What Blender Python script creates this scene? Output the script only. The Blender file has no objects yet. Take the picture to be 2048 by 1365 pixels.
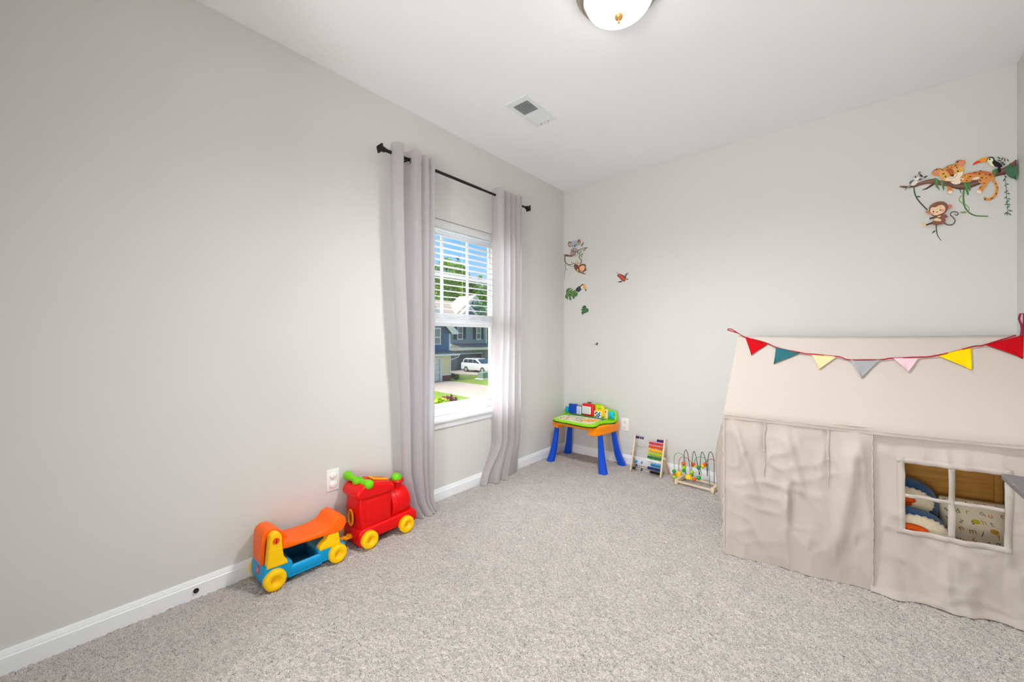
import bpy, bmesh, math, random
from mathutils import Vector, Matrix, noise
from mathutils.geometry import tessellate_polygon

S = 1.123            # the room is laid out in units of 1.123 m (9 ft ceiling = 2.44 units)
sc = bpy.context.scene
COL = sc.collection

# ------------------------------------------------------------------ camera
F_PX = 786.0
HEAD = math.radians(40.26)
CAMP = Vector((2.025, 0.0, 1.058))
cam_d = bpy.data.cameras.new('camera')
cam = bpy.data.objects.new('camera', cam_d); COL.objects.link(cam)
cam.location = CAMP * S
cam.rotation_euler = (math.pi/2, 0, HEAD)
cam_d.sensor_width = 36.0
cam_d.lens = F_PX/2048*36
cam_d.shift_y = -6.5/2048
cam_d.clip_start = 0.02; cam_d.clip_end = 400
sc.camera = cam

# ------------------------------------------------------------------ world
def lin(c):
    return tuple(((x/255)/12.92 if x/255 <= .04045 else ((x/255+.055)/1.055)**2.4) for x in c)
w = bpy.data.worlds.new('sky'); sc.world = w; w.use_nodes = True
nt = w.node_tree; nt.nodes.clear()
def nn(t, ty, **k):
    n = t.nodes.new(ty)
    for a, b in k.items(): setattr(n, a, b)
    return n
tc = nn(nt, 'ShaderNodeTexCoord'); sx = nn(nt, 'ShaderNodeSeparateXYZ')
nt.links.new(tc.outputs['Generated'], sx.inputs[0])
rp = nn(nt, 'ShaderNodeValToRGB')
els = rp.color_ramp.elements
els[0].position = 0.0; els[0].color = (*lin((214, 230, 246)), 1)
els[1].position = 0.30; els[1].color = (*lin((96, 178, 250)), 1)
e = els.new(0.17); e.color = (*lin((150, 206, 252)), 1)
nt.links.new(sx.outputs['Z'], rp.inputs[0])
ns = nn(nt, 'ShaderNodeTexNoise'); ns.inputs['Scale'].default_value = 5.5; ns.inputs['Detail'].default_value = 6
mp = nn(nt, 'ShaderNodeMapping'); mp.inputs['Scale'].default_value = (1, 1, 2.2); mp.inputs['Location'].default_value = (.37, .1, .2)
nt.links.new(tc.outputs['Generated'], mp.inputs[0]); nt.links.new(mp.outputs[0], ns.inputs[0])
cr = nn(nt, 'ShaderNodeValToRGB'); cr.color_ramp.elements[0].position = .50; cr.color_ramp.elements[1].position = .62
nt.links.new(ns.outputs[0], cr.inputs[0])
mx = nn(nt, 'ShaderNodeMixRGB'); mx.inputs[2].default_value = (.93, .96, 1, 1)
nt.links.new(cr.outputs[0], mx.inputs[0]); nt.links.new(rp.outputs[0], mx.inputs[1])
# unseen bright lobe added to the sky left of the window, backlighting the curtains
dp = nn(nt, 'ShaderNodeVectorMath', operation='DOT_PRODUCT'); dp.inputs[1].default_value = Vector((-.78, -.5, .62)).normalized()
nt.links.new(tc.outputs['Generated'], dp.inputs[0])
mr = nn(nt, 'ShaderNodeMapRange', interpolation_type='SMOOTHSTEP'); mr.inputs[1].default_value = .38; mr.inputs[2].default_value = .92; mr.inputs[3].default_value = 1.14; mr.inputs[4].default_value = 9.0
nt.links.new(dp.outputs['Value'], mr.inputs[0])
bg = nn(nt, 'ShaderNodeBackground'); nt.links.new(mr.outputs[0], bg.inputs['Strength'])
wo = nn(nt, 'ShaderNodeOutputWorld')
wm = nn(nt, 'ShaderNodeMixRGB'); wm.inputs[2].default_value = (.96, .97, 1, 1)
mf = nn(nt, 'ShaderNodeMapRange'); mf.inputs[1].default_value = .35; mf.inputs[2].default_value = .7
nt.links.new(dp.outputs['Value'], mf.inputs[0]); nt.links.new(mf.outputs[0], wm.inputs[0])
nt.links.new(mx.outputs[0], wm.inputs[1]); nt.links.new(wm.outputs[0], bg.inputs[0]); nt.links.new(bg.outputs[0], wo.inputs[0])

# ------------------------------------------------------------------ sun, added hall fill lights, exposure
def light(name, ty, loc, energy, col=(1, 1, 1), **k):
    d = bpy.data.lights.new(name, ty); d.energy = energy; d.color = col
    for a, b in k.items(): setattr(d, a, b)
    o = bpy.data.objects.new(name, d); COL.objects.link(o); o.location = Vector(loc)*S
    return o
sun = light('sun', 'SUN', (-5, -5, 10), 2.6, (1, .965, .9), angle=math.radians(.6))
sun.rotation_euler = Vector((.17, .98, -1.12)).to_track_quat('-Z', 'Y').to_euler()
light('added_hall_fill', 'POINT', (1.75, -1.3, .9), 105, (.95, .98, 1), shadow_soft_size=.2)  # unseen fill added behind the camera to lift the ceiling and walls
area_fill = light('added_hall_area_fill', 'AREA', (1.5, -2.18, 1.1), 80, (.925, .962, 1), shape='RECTANGLE', size=2.2, size_y=1.6)  # soft frontal fill added out of view; the hall wall has no window
area_fill.rotation_euler = (-math.pi/2, 0, 0)
BOWL = 10.0
lamp = light('ceiling_lamp', 'SPOT', (1.345, 1.455, 2.27), 136, (.925, .962, 1), spot_size=math.radians(162), spot_blend=.85, shadow_soft_size=.12)
sc.view_settings.view_transform = 'Standard'
sc.view_settings.look = 'None'
sc.view_settings.exposure = 0.0
sc.view_settings.gamma = 1.0
sc.view_settings.use_curve_mapping = False
sc.cycles.max_bounces = 10
sc.cycles.diffuse_bounces = 6
sc.cycles.transparent_max_bounces = 16
sc.cycles.transmission_bounces = 8
sc.cycles.use_denoising = True
sc.cycles.sample_clamp_indirect = 8
sc.cycles.caustics_reflective = False
sc.cycles.caustics_refractive = False

# ------------------------------------------------------------------ pixel rays (measuring aid, frame 2048x1365)
_s, _c = math.sin(HEAD), math.cos(HEAD)
def ray(u, v):
    a = (u-1024)/F_PX; b = -(v-676)/F_PX
    return Vector((-_s+a*_c, _c+a*_s, b))
def P(u, v, ax, val):
    r = ray(u, v); i = 'xyz'.index(ax)
    t = (val-CAMP[i])/r[i]
    return CAMP + r*t

# ------------------------------------------------------------------ materials
MATS = {}
def mat(name, rgb, rough=.6, spec=.4, var=0, vscale=20, bump=0, bscale=60, bdist=.002, metal=0, trans=0, tcol=None, coat=0, sheen=0, emit=None, stretch=None, detail=4):
    if name in MATS: return MATS[name]
    m = bpy.data.materials.new(name); m.use_nodes = True; t = m.node_tree; t.nodes.clear()
    out = nn(t, 'ShaderNodeOutputMaterial'); b = nn(t, 'ShaderNodeBsdfPrincipled')
    c = lin(rgb)
    b.inputs['Roughness'].default_value = rough; b.inputs['Specular IOR Level'].default_value = spec
    b.inputs['Metallic'].default_value = metal; b.inputs['Coat Weight'].default_value = coat
    b.inputs['Sheen Weight'].default_value = sheen
    b.inputs['Base Color'].default_value = (*c, 1)
    tcn = nn(t, 'ShaderNodeTexCoord'); src = tcn.outputs['Object']
    if stretch:
        mpn = nn(t, 'ShaderNodeMapping'); mpn.inputs['Scale'].default_value = stretch
        t.links.new(src, mpn.inputs[0]); src = mpn.outputs[0]
    colsock = None
    if var:
        n = nn(t, 'ShaderNodeTexNoise'); n.inputs['Scale'].default_value = vscale; n.inputs['Detail'].default_value = detail
        t.links.new(src, n.inputs[0])
        r = nn(t, 'ShaderNodeValToRGB')
        r.color_ramp.elements[0].position = .32; r.color_ramp.elements[1].position = .68
        r.color_ramp.elements[0].color = (*[max(0, x*(1-var)) for x in c], 1)
        r.color_ramp.elements[1].color = (*[min(1, x*(1+var)) for x in c], 1)
        t.links.new(n.outputs[0], r.inputs[0]); t.links.new(r.outputs[0], b.inputs['Base Color']); colsock = r.outputs[0]
    if bump:
        n = nn(t, 'ShaderNodeTexNoise'); n.inputs['Scale'].default_value = bscale; n.inputs['Detail'].default_value = 3
        t.links.new(src, n.inputs[0])
        bp = nn(t, 'ShaderNodeBump'); bp.inputs['Strength'].default_value = bump; bp.inputs['Distance'].default_value = bdist
        t.links.new(n.outputs[0], bp.inputs['Height']); t.links.new(bp.outputs[0], b.inputs['Normal'])
    if emit:
        b.inputs['Emission Color'].default_value = (*lin(emit[0]), 1); b.inputs['Emission Strength'].default_value = emit[1]
    last = b.outputs[0]
    if trans:
        tr = nn(t, 'ShaderNodeBsdfTranslucent'); tr.inputs[0].default_value = (*(lin(tcol) if tcol else c), 1)
        if colsock and not tcol: t.links.new(colsock, tr.inputs[0])
        m1 = nn(t, 'ShaderNodeMixShader'); m1.inputs[0].default_value = trans
        t.links.new(last, m1.inputs[1]); t.links.new(tr.outputs[0], m1.inputs[2]); last = m1.outputs[0]
    t.links.new(last, out.inputs[0])
    m.diffuse_color = (*c, 1)
    MATS[name] = m; return m
def glass_mat(name, refl=.05, tint=(1, 1, 1), rough=0.0):
    m = bpy.data.materials.new(name); m.use_nodes = True; t = m.node_tree; t.nodes.clear()
    out = nn(t, 'ShaderNodeOutputMaterial'); tr = nn(t, 'ShaderNodeBsdfTransparent'); gl = nn(t, 'ShaderNodeBsdfGlossy')
    tr.inputs[0].default_value = (*tint, 1); gl.inputs['Roughness'].default_value = rough
    mxx = nn(t, 'ShaderNodeMixShader'); mxx.inputs[0].default_value = refl
    t.links.new(tr.outputs[0], mxx.inputs[1]); t.links.new(gl.outputs[0], mxx.inputs[2]); t.links.new(mxx.outputs[0], out.inputs[0])
    return m

WALL = mat('wall_paint', (214, 213, 209), .9, .2, bump=.05, bscale=220, bdist=.0006)
CEIL = mat('ceiling_paint', (244, 245, 247), .95, .1, bump=.08, bscale=160, bdist=.0006)
TRIM = mat('white_trim_paint', (238, 240, 242), .4, .45)
VINYL = mat('white_vinyl', (238, 240, 243), .35, .45)
BLIND = mat('blind_slat_white', (244, 244, 245), .45, .4, trans=.3)
BLACKM = mat('black_metal', (28, 26, 25), .38, .5, metal=.4)
CURT = mat('curtain_fabric', (214, 198, 190), .9, .1, var=.035, vscale=900, bump=.15, bscale=700, bdist=.0008, trans=.68, tcol=(233, 235, 241), sheen=.2)
GROM = mat('bronze_grommet', (110, 98, 84), .3, .5, metal=.9)
OUTL = mat('outlet_plastic', (240, 240, 238), .35, .5)
DARK = mat('dark_slot', (30, 30, 30), .6, .2)
RED = mat('red_plastic', (222, 3, 6), .36, .28, bump=.03, bscale=14, bdist=.004)
GREEN = mat('green_plastic', (112, 200, 8), .36, .3)
YEL = mat('yellow_plastic', (252, 198, 0), .38, .3)
YELO = mat('amber_plastic', (250, 160, 15), .38, .3)
ORG = mat('orange_plastic', (255, 104, 0), .38, .28)
CYAN = mat('cyan_plastic', (0, 152, 208), .38, .3)
DBLUE = mat('deep_teal_plastic', (4, 84, 122), .4, .4)
TBLUE = mat('blue_leg_plastic', (4, 74, 200), .38, .3)
TORG = mat('table_orange_plastic', (255, 146, 0), .38, .3)
LIME = mat('lime_plastic', (144, 218, 10), .38, .3)
PALEW = mat('pale_birch_wood', (226, 205, 176), .5, .3, var=.1, vscale=30, stretch=(1, 1, 6))
CANVAS = mat('cream_canvas', (205, 193, 183), .92, .1, var=.02, vscale=600, bump=.12, bscale=500, bdist=.0008, trans=.22)
PINE = mat('pine_board', (190, 138, 66), .55, .3, var=.14, vscale=5, stretch=(.8, 4, 14), detail=6)
DESKG = mat('grey_laminate', (104, 100, 101), .5, .35, var=.05, vscale=200)

# carpet: heathered colour, tuft-gap shade put into its dark end, on really tufted geometry
def carpet_mat():
    m = bpy.data.materials.new('taupe_carpet'); m.use_nodes = True; t = m.node_tree; t.nodes.clear()
    out = nn(t, 'ShaderNodeOutputMaterial'); b = nn(t, 'ShaderNodeBsdfPrincipled')
    b.inputs['Roughness'].default_value = 1; b.inputs['Specular IOR Level'].default_value = .05
    b.inputs['Sheen Weight'].default_value = .25
    tcn = nn(t, 'ShaderNodeTexCoord')
    n1 = nn(t, 'ShaderNodeTexNoise'); n1.inputs['Scale'].default_value = 290; n1.inputs['Detail'].default_value = 2; n1.inputs['Roughness'].default_value = .6
    n2 = nn(t, 'ShaderNodeTexNoise'); n2.inputs['Scale'].default_value = 9; n2.inputs['Detail'].default_value = 5
    t.links.new(tcn.outputs['Object'], n1.inputs[0]); t.links.new(tcn.outputs['Object'], n2.inputs[0])
    r = nn(t, 'ShaderNodeValToRGB'); E = r.color_ramp.elements
    E[0].position = .34; E[0].color = (*lin((130, 116, 107)), 1)
    E[1].position = .62; E[1].color = (*lin((222, 213, 206)), 1)
    k = E.new(.43); k.color = (*lin((210, 199, 191)), 1)
    t.links.new(n1.outputs[0], r.inputs[0])
    r2 = nn(t, 'ShaderNodeValToRGB'); r2.color_ramp.elements[0].position = .3; r2.color_ramp.elements[1].position = .7
    r2.color_ramp.elements[0].color = (.9, .9, .9, 1)
    t.links.new(n2.outputs[0], r2.inputs[0])
    mm = nn(t, 'ShaderNodeMixRGB', blend_type='MULTIPLY'); mm.inputs[0].default_value = 1
    t.links.new(r.outputs[0], mm.inputs[1]); t.links.new(r2.outputs[0], mm.inputs[2]); t.links.new(mm.outputs[0], b.inputs['Base Color'])
    bp = nn(t, 'ShaderNodeBump'); bp.inputs['Strength'].default_value = .9; bp.inputs['Distance'].default_value = .008
    t.links.new(n1.outputs[0], bp.inputs['Height']); t.links.new(bp.outputs[0], b.inputs['Normal'])
    t.links.new(b.outputs[0], out.inputs[0])
    return m
CARPET = carpet_mat()

# ------------------------------------------------------------------ mesh builder
def rotz(a): return Matrix.Rotation(a, 4, 'Z')
def smo(pts, n=4): return [(v.x, v.y) for v in spline([(a, b, 0) for a, b in pts], n, True)]
class MB:
    def __init__(s): s.bm = bmesh.new(); s.mats = []; s.mi = 0
    def m(s, mt):
        if mt not in s.mats: s.mats.append(mt)
        s.mi = s.mats.index(mt); return s
    def _v(s, co): return s.bm.verts.new(co)
    def f(s, vs, smooth=True):
        try:
            fc = s.bm.faces.new(vs); fc.material_index = s.mi; fc.smooth = smooth; return fc
        except ValueError: return None
    def box(s, x0, x1, y0, y1, z0, z1, M=None):
        vs = [Vector((x, y, z)) for z in (z0, z1) for y in (y0, y1) for x in (x0, x1)]
        if M: vs = [M @ v for v in vs]
        v = [s._v(q) for q in vs]
        for q in ((0, 2, 3, 1), (4, 5, 7, 6), (0, 1, 5, 4), (2, 6, 7, 3), (0, 4, 6, 2), (1, 3, 7, 5)): s.f([v[i] for i in q])
        return s
    def rbox(s, x0, x1, y0, y1, z0, z1, r=.01, seg=3, M=None):
        t = bmesh.new(); mt = Matrix.Diagonal((x1-x0, y1-y0, z1-z0, 1))
        bmesh.ops.create_cube(t, size=1, matrix=Matrix.Translation(((x0+x1)/2, (y0+y1)/2, (z0+z1)/2)) @ mt)
        r = min(r, .49*min(x1-x0, y1-y0, z1-z0))
        bmesh.ops.bevel(t, geom=t.edges[:], offset=r, segments=seg, profile=.5, affect='EDGES')
        return s.merge(t, M)
    def merge(s, t, M=None):
        mp = {}
        for v in t.verts: mp[v] = s._v(M @ v.co if M else v.co)
        for f in t.faces: s.f([mp[v] for v in f.verts])
        t.free(); return s
    def sphere(s, c, r, sc_=(1, 1, 1), seg=20, M=None, rot=None):
        t = bmesh.new()
        mm = Matrix.Translation(c) @ (rot if rot else Matrix.Identity(4)) @ Matrix.Diagonal((r*sc_[0], r*sc_[1], r*sc_[2], 1))
        bmesh.ops.create_uvsphere(t, u_segments=seg, v_segments=max(6, seg//2), radius=1, matrix=mm)
        return s.merge(t, M)
    def cyl(s, p0, p1, r0, r1=None, seg=20, caps=True):
        r1 = r0 if r1 is None else r1
        p0, p1 = Vector(p0), Vector(p1); d = (p1-p0).normalized()
        a = d.orthogonal().normalized(); b = d.cross(a)
        A = [s._v(p0+(a*math.cos(2*math.pi*i/seg)+b*math.sin(2*math.pi*i/seg))*r0) for i in range(seg)]
        B = [s._v(p1+(a*math.cos(2*math.pi*i/seg)+b*math.sin(2*math.pi*i/seg))*r1) for i in range(seg)]
        for i in range(seg): s.f([A[i], A[(i+1) % seg], B[(i+1) % seg], B[i]])
        if caps: s.f(A[::-1]); s.f(B)
        return s
    def tube(s, pts, r, seg=8, closed=False, rad=None):
        pts = [Vector(p) for p in pts]; n = len(pts); rings = []
        up = None
        for i, p in enumerate(pts):
            d = (pts[(i+1) % n]-pts[i-1]) if closed else (pts[min(i+1, n-1)]-pts[max(i-1, 0)])
            d.normalize()
            if up is None: a = d.orthogonal().normalized()
            else:
                a = up - d*up.dot(d)
                a = a.normalized() if a.length > 1e-6 else d.orthogonal().normalized()
            up = a; b = d.cross(a); rr = rad[i] if rad else r
            rings.append([s._v(p+(a*math.cos(2*math.pi*k/seg)+b*math.sin(2*math.pi*k/seg))*rr) for k in range(seg)])
        m_ = n if closed else n-1
        for i in range(m_):
            A, B = rings[i], rings[(i+1) % n]
            for k in range(seg): s.f([A[k], A[(k+1) % seg], B[(k+1) % seg], B[k]])
        if not closed: s.f(rings[0][::-1]); s.f(rings[-1])
        return s
    def lathe(s, prof, c, axis='z', seg=32, M=None):
        # prof: (radius, height) pairs along axis
        def tr(r, h, a):
            x, y = r*math.cos(a), r*math.sin(a)
            q = {'z': (x, y, h), 'x': (h, x, y), 'y': (x, h, y)}[axis]
            q = Vector(c)+Vector(q)
            return M @ q if M else q
        rings = []
        for r, h in prof:
            if r < 1e-6: rings.append([s._v(tr(0, h, 0))])
            else: rings.append([s._v(tr(r, h, 2*math.pi*i/seg)) for i in range(seg)])
        for A, B in zip(rings, rings[1:]):
            for i in range(seg):
                j = (i+1) % seg
                if len(A) == 1 and len(B) == 1: continue
                if len(A) == 1: s.f([A[0], B[j], B[i]])
                elif len(B) == 1: s.f([A[i], A[j], B[0]])
                else: s.f([A[i], A[j], B[j], B[i]])
        return s
    def prism(s, pts, ax, a0, a1, bev=0, seg=3, M=None):
        # outline pts in the other two axes, extruded along ax
        def q(p, a):
            return {'x': Vector((a, p[0], p[1])), 'y': Vector((p[0], a, p[1])), 'z': Vector((p[0], p[1], a))}[ax]
        t = bmesh.new()
        A = [t.verts.new(q(p, a0)) for p in pts]; B = [t.verts.new(q(p, a1)) for p in pts]
        n = len(pts)
        t.faces.new(A[::-1]); t.faces.new(B)
        for i in range(n): t.faces.new([A[i], A[(i+1) % n], B[(i+1) % n], B[i]])
        bmesh.ops.recalc_face_normals(t, faces=t.faces)
        if bev:
            ed = [e for e in t.edges if abs(q((0, 0), 1).dot(e.verts[0].co-e.verts[1].co)) < 1e-6]
            bmesh.ops.bevel(t, geom=ed, offset=bev, segments=seg, profile=.5, affect='EDGES', clamp_overlap=True)
        ng = [f for f in t.faces if len(f.verts) > 4]
        bmesh.ops.triangulate(t, faces=ng)
        return s.merge(t, M)
    def grid(s, fn, nu, nv, keep=None):
        V = [[s._v(fn(i, j)) for j in range(nv+1)] for i in range(nu+1)]
        for i in range(nu):
            for j in range(nv):
                if keep and not keep(i, j): continue
                s.f([V[i][j], V[i+1][j], V[i+1][j+1], V[i][j+1]])
        return s
    def poly(s, pts3):
        tris = tessellate_polygon([pts3])
        v = [s._v(p) for p in pts3]
        for t in tris: s.f([v[i] for i in t], False)
        return s
    def build(s, name, parent=None, mt=None, M=None, angle=35, solid=0, sub=0, norm=True):
        me = bpy.data.meshes.new(name)
        if M: s.bm.transform(M)
        loose = [v for v in s.bm.verts if not v.link_faces]
        if loose: bmesh.ops.delete(s.bm, geom=loose, context='VERTS')
        if norm: bmesh.ops.recalc_face_normals(s.bm, faces=s.bm.faces)
        s.bm.to_mesh(me); s.bm.free()
        for k in (s.mats or [mt]): me.materials.append(k)
        try: me.set_sharp_from_angle(angle=math.radians(angle))
        except Exception: pass
        o = bpy.data.objects.new(name, me); COL.objects.link(o)
        if parent: o.parent = parent
        if solid:
            md = o.modifiers.new('solid', 'SOLIDIFY'); md.thickness = solid; md.offset = 0
        if sub:
            md = o.modifiers.new('sub', 'SUBSURF'); md.levels = sub; md.render_levels = sub
        return o

def tag(o, label=None, cat=None, group=None, kind=None):
    if label: o['label'] = label
    if cat: o['category'] = cat
    if group: o['group'] = group
    if kind: o['kind'] = kind
    return o
def thing(name, loc, label, cat, rz=0, group=None, kind=None):
    o = bpy.data.objects.new(name, None); COL.objects.link(o)
    o.empty_display_size = .05
    o.location = loc; o.rotation_euler = (0, 0, rz)
    return tag(o, label, cat, group, kind)
def inv(root):      # world -> local of a root
    return (Matrix.Translation(root.location) @ root.rotation_euler.to_matrix().to_4x4()).inverted()
def struct(name, mb, mt=None, label=None, **k):
    o = mb.build(name, None, mt, **k); o['kind'] = 'structure'
    if label: o['label'] = label
    return o
def spline(pts, n=8, closed=False):
    P_ = [Vector(p) for p in pts]; out = []; N = len(P_)
    for i in range(N if closed else N-1):
        if closed: p0, p1, p2, p3 = P_[i-1], P_[i], P_[(i+1) % N], P_[(i+2) % N]
        else: p0, p1, p2, p3 = P_[max(i-1, 0)], P_[i], P_[i+1], P_[min(i+2, N-1)]
        for k in range(n):
            t = k/n
            out.append(.5*((2*p1)+(p2-p0)*t+(2*p0-5*p1+4*p2-p3)*t*t+(3*p1-p0-3*p2+p3)*t**3))
    if not closed: out.append(P_[-1])
    return out
def sm(t): t = max(0, min(1, t)); return t*t*(3-2*t)
def lerp(a, b, t): return a+(b-a)*t

# ================================================================== ROOM SHELL
RX, RY, RH, Y0 = 2.686, 3.151, 2.44, -.25
OY0, OY1, OZ0, OZ1 = 1.495, 2.315, .522, 1.84       # window opening in the left wall
T = .13
def cell_floor():
    b = MB(); random.seed(3)
    x0, x1, y0, y1, st = -.02, RX+.02, Y0-.02, RY+.02, .0055
    nx, ny = int((x1-x0)/st), int((y1-y0)/st)
    def fn(i, j):
        e = i in (0, nx) or j in (0, ny)
        x, y = x0+(x1-x0)*i/nx, y0+(y1-y0)*j/ny
        big = noise.noise(Vector((x*9, y*9, 0)))*.0012
        return Vector((x+(0 if e else random.uniform(-.002, .002)), y+(0 if e else random.uniform(-.002, .002)), -.004+big+random.random()**1.5*-.009+.005))
    b.grid(fn, nx, ny)
    return b
fl = struct('floor', cell_floor(), CARPET, norm=False, angle=180)
struct('ceiling', MB().box(-T, RX+T, Y0-T, RY+T, RH, RH+.12), CEIL)
wl = MB()
wl.box(-T, 0, Y0-T, OY0, -.05, RH); wl.box(-T, 0, OY1, RY+T, -.05, RH)
wl.box(-T, 0, OY0, OY1, -.05, OZ0); wl.box(-T, 0, OY0, OY1, OZ1, RH)
struct('wall_left', wl, WALL)
struct('wall_back', MB().box(0, RX, RY, RY+T, -.05, RH), WALL)
struct('wall_right', MB().box(RX, RX+T, Y0-T, RY+T, -.05, RH), WALL)
DX0, DX1, DZ = .95, 2.5, 2.2
wn = MB(); wn.box(0, DX0, Y0-T, Y0, -.05, RH); wn.box(DX1, RX, Y0-T, Y0, -.05, RH); wn.box(DX0, DX1, Y0-T, Y0, DZ, RH)
struct('wall_near', wn, WALL)
# hall behind the camera
hl = MB(); hl.box(-.2, RX+T, -2.2, Y0-T, -.05, -.005)
struct('floor_hall', hl, CARPET)
hw = MB(); hw.box(-.3, RX+T, -2.3, -2.2, -.05, RH); hw.box(-.3, -.2, -2.2, Y0-T, -.05, RH); hw.box(RX+T-.01, RX+T+.1, -2.2, Y0-T, -.05, RH)
struct('wall_hall', hw, WALL)
struct('ceiling_hall', MB().box(-.3, RX+T+.1, -2.3, Y0-T, RH, RH+.1), CEIL)
# baseboards
BH = .074
def bbprof(sx_=1): return [(0, -.012), (.0125*sx_, -.012), (.0125*sx_, BH-.023), (.0095*sx_, BH-.019), (.0095*sx_, BH-.014), (.0075*sx_, BH-.011), (.0072*sx_, BH-.004), (.005*sx_, BH), (0, BH)]
struct('baseboard_left', MB().prism([(p[0], p[1]) for p in bbprof()], 'y', Y0, RY), TRIM)
struct('baseboard_back', MB().prism([(RY-p[0], p[1]) for p in bbprof()], 'x', .0125, RX-.0125), TRIM)
struct('baseboard_right', MB().prism([(RX-p[0], p[1]) for p in bbprof()], 'y', Y0, RY), TRIM)
dt = MB(); dt.box(DX0-.07, DX0, Y0, Y0+.015, 0, DZ+.07); dt.box(DX1, DX1+.07, Y0, Y0+.015, 0, DZ+.07); dt.box(DX0, DX1, Y0, Y0+.015, DZ, DZ+.07)
struct('trim_door', dt, TRIM)

# ================================================================== WINDOW
FX = -.115
win = thing('window_1', (FX, (OY0+OY1)/2, OZ0), None, None, kind='structure')
I = inv(win)
b = MB()
fw = .045
for (a0, a1, c0, c1) in ((OY0, OY1, OZ0, OZ0+.05), (OY0, OY1, OZ1-.035, OZ1), (OY0, OY0+fw, OZ0+.05, OZ1-.035), (OY1-fw, OY1, OZ0+.05, OZ1-.035)):
    b.rbox(FX-.03, FX+.03, a0, a1, c0, c1, .004, 2)
b.build('window_frame', win, VINYL, M=I)
MZ = 1.142
b = MB(); y0, y1 = OY0+fw, OY1-fw
b.rbox(FX-.012, FX+.018, y0, y1, MZ-.004, MZ+.026, .004, 2)
b.rbox(FX-.008, FX+.016, y0, y0+.025, OZ0+.05, MZ, .003, 2); b.rbox(FX-.008, FX+.016, y1-.025, y1, OZ0+.05, MZ, .003, 2)
b.rbox(FX-.008, FX+.016, y0+.025, y1-.025, OZ0+.05, OZ0+.08, .003, 2)
b.build('lower_sash', win, VINYL, M=I)
b = MB()
b.rbox(FX-.02, FX-.008, y0, y1, MZ+.02, MZ+.045, .003, 2); b.rbox(FX-.02, FX-.008, y0, y1, OZ1-.06, OZ1-.035, .003, 2)
b.rbox(FX-.0205, FX-.0075, y0, y0+.022, MZ, OZ1-.035, .003, 2); b.rbox(FX-.0205, FX-.0075, y1-.022, y1, MZ, OZ1-.035, .003, 2)
for yy in (y0+(y1-y0)/3, y0+(y1-y0)*2/3): b.rbox(FX-.019, FX-.009, yy-.011, yy+.011, MZ+.04, OZ1-.06, .003, 2)
b.rbox(FX-.0195, FX-.0085, y0, y1, 1.487, 1.509, .003, 2)
b.build('upper_sash', win, VINYL, M=I)
GLS = glass_mat('window_glass', .04)
b = MB(); b.box(FX+.002, FX+.006, y0+.01, y1-.01, OZ0+.06, MZ+.01); b.build('lower_pane', win, GLS, M=I)
b = MB(); b.box(FX-.016, FX-.012, y0+.01, y1-.01, MZ+.02, OZ1-.04); b.build('upper_pane', win, GLS, M=I)
b = MB()
b.rbox(FX+.03, .03, OY0-.04, OY1+.04, .505, .524, .004, 3)
b.build('window_sill', win, TRIM, M=I)
b = MB(); b.prism([(0, .462), (.008, .462), (.012, .47), (.012, .495), (.008, .505), (0, .505)], 'y', OY0-.03, OY1+.03); b.build('window_apron', win, TRIM, M=I)

# ---- blinds
BX = -.045
bl = thing('window_blind', (BX, (OY0+OY1)/2, OZ1-.01), 'white horizontal slat blind raised halfway up the window, its lower slats stacked in a bundle', 'blind')
I = inv(bl); ya, yb = OY0+.008, OY1-.012
b = MB(); b.rbox(BX-.026, BX+.026, ya, yb, OZ1-.045, OZ1-.004, .004); b.rbox(BX+.026, BX+.034, ya-.003, yb+.003, OZ1-.052, OZ1-.002, .003)
b.build('headrail', bl, BLIND, M=I)
zs = [1.748-.0412*i for i in range(13)]
def slat_mb(z, tilt=.02):
    b = MB(); n = 6; w_ = .0235
    def fn(i, j):
        t = -1+2*i/n; a = tilt
        x = t*w_*math.cos(a); zz = -t*w_*math.sin(a)+.0022*(1-t*t)
        return Vector((BX+x, ya if j == 0 else yb, z+zz))
    return b.grid(fn, n, 1)
for z in zs: slat_mb(z).build('slat', bl, BLIND, M=I, solid=.0022)
for i in range(9): slat_mb(1.172+i*.0062, .02).build('stacked_slat', bl, BLIND, M=I, solid=.0022)
b = MB(); b.rbox(BX-.025, BX+.025, ya, yb, 1.152, 1.168, .004); b.build('bottom_rail', bl, BLIND, M=I)
CORD = mat('cord_white', (228, 226, 222), .8, .1)
for yy in (ya+.1, (ya+yb)/2+.02, yb-.1):
    b = MB()
    for xx in (BX-.0255, BX+.0255): b.tube([(xx, yy, 1.16), (xx, yy, OZ1-.03)], .0009, 5)
    for i in range(4): b.tube(spline([(BX+.026, yy-.012, 1.175+i*.014), (BX+.034, yy, 1.17+i*.014), (BX+.026, yy+.012, 1.18+i*.014)], 5), .0012, 5)
    b.build('ladder_cord', bl, CORD, M=I)

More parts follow.
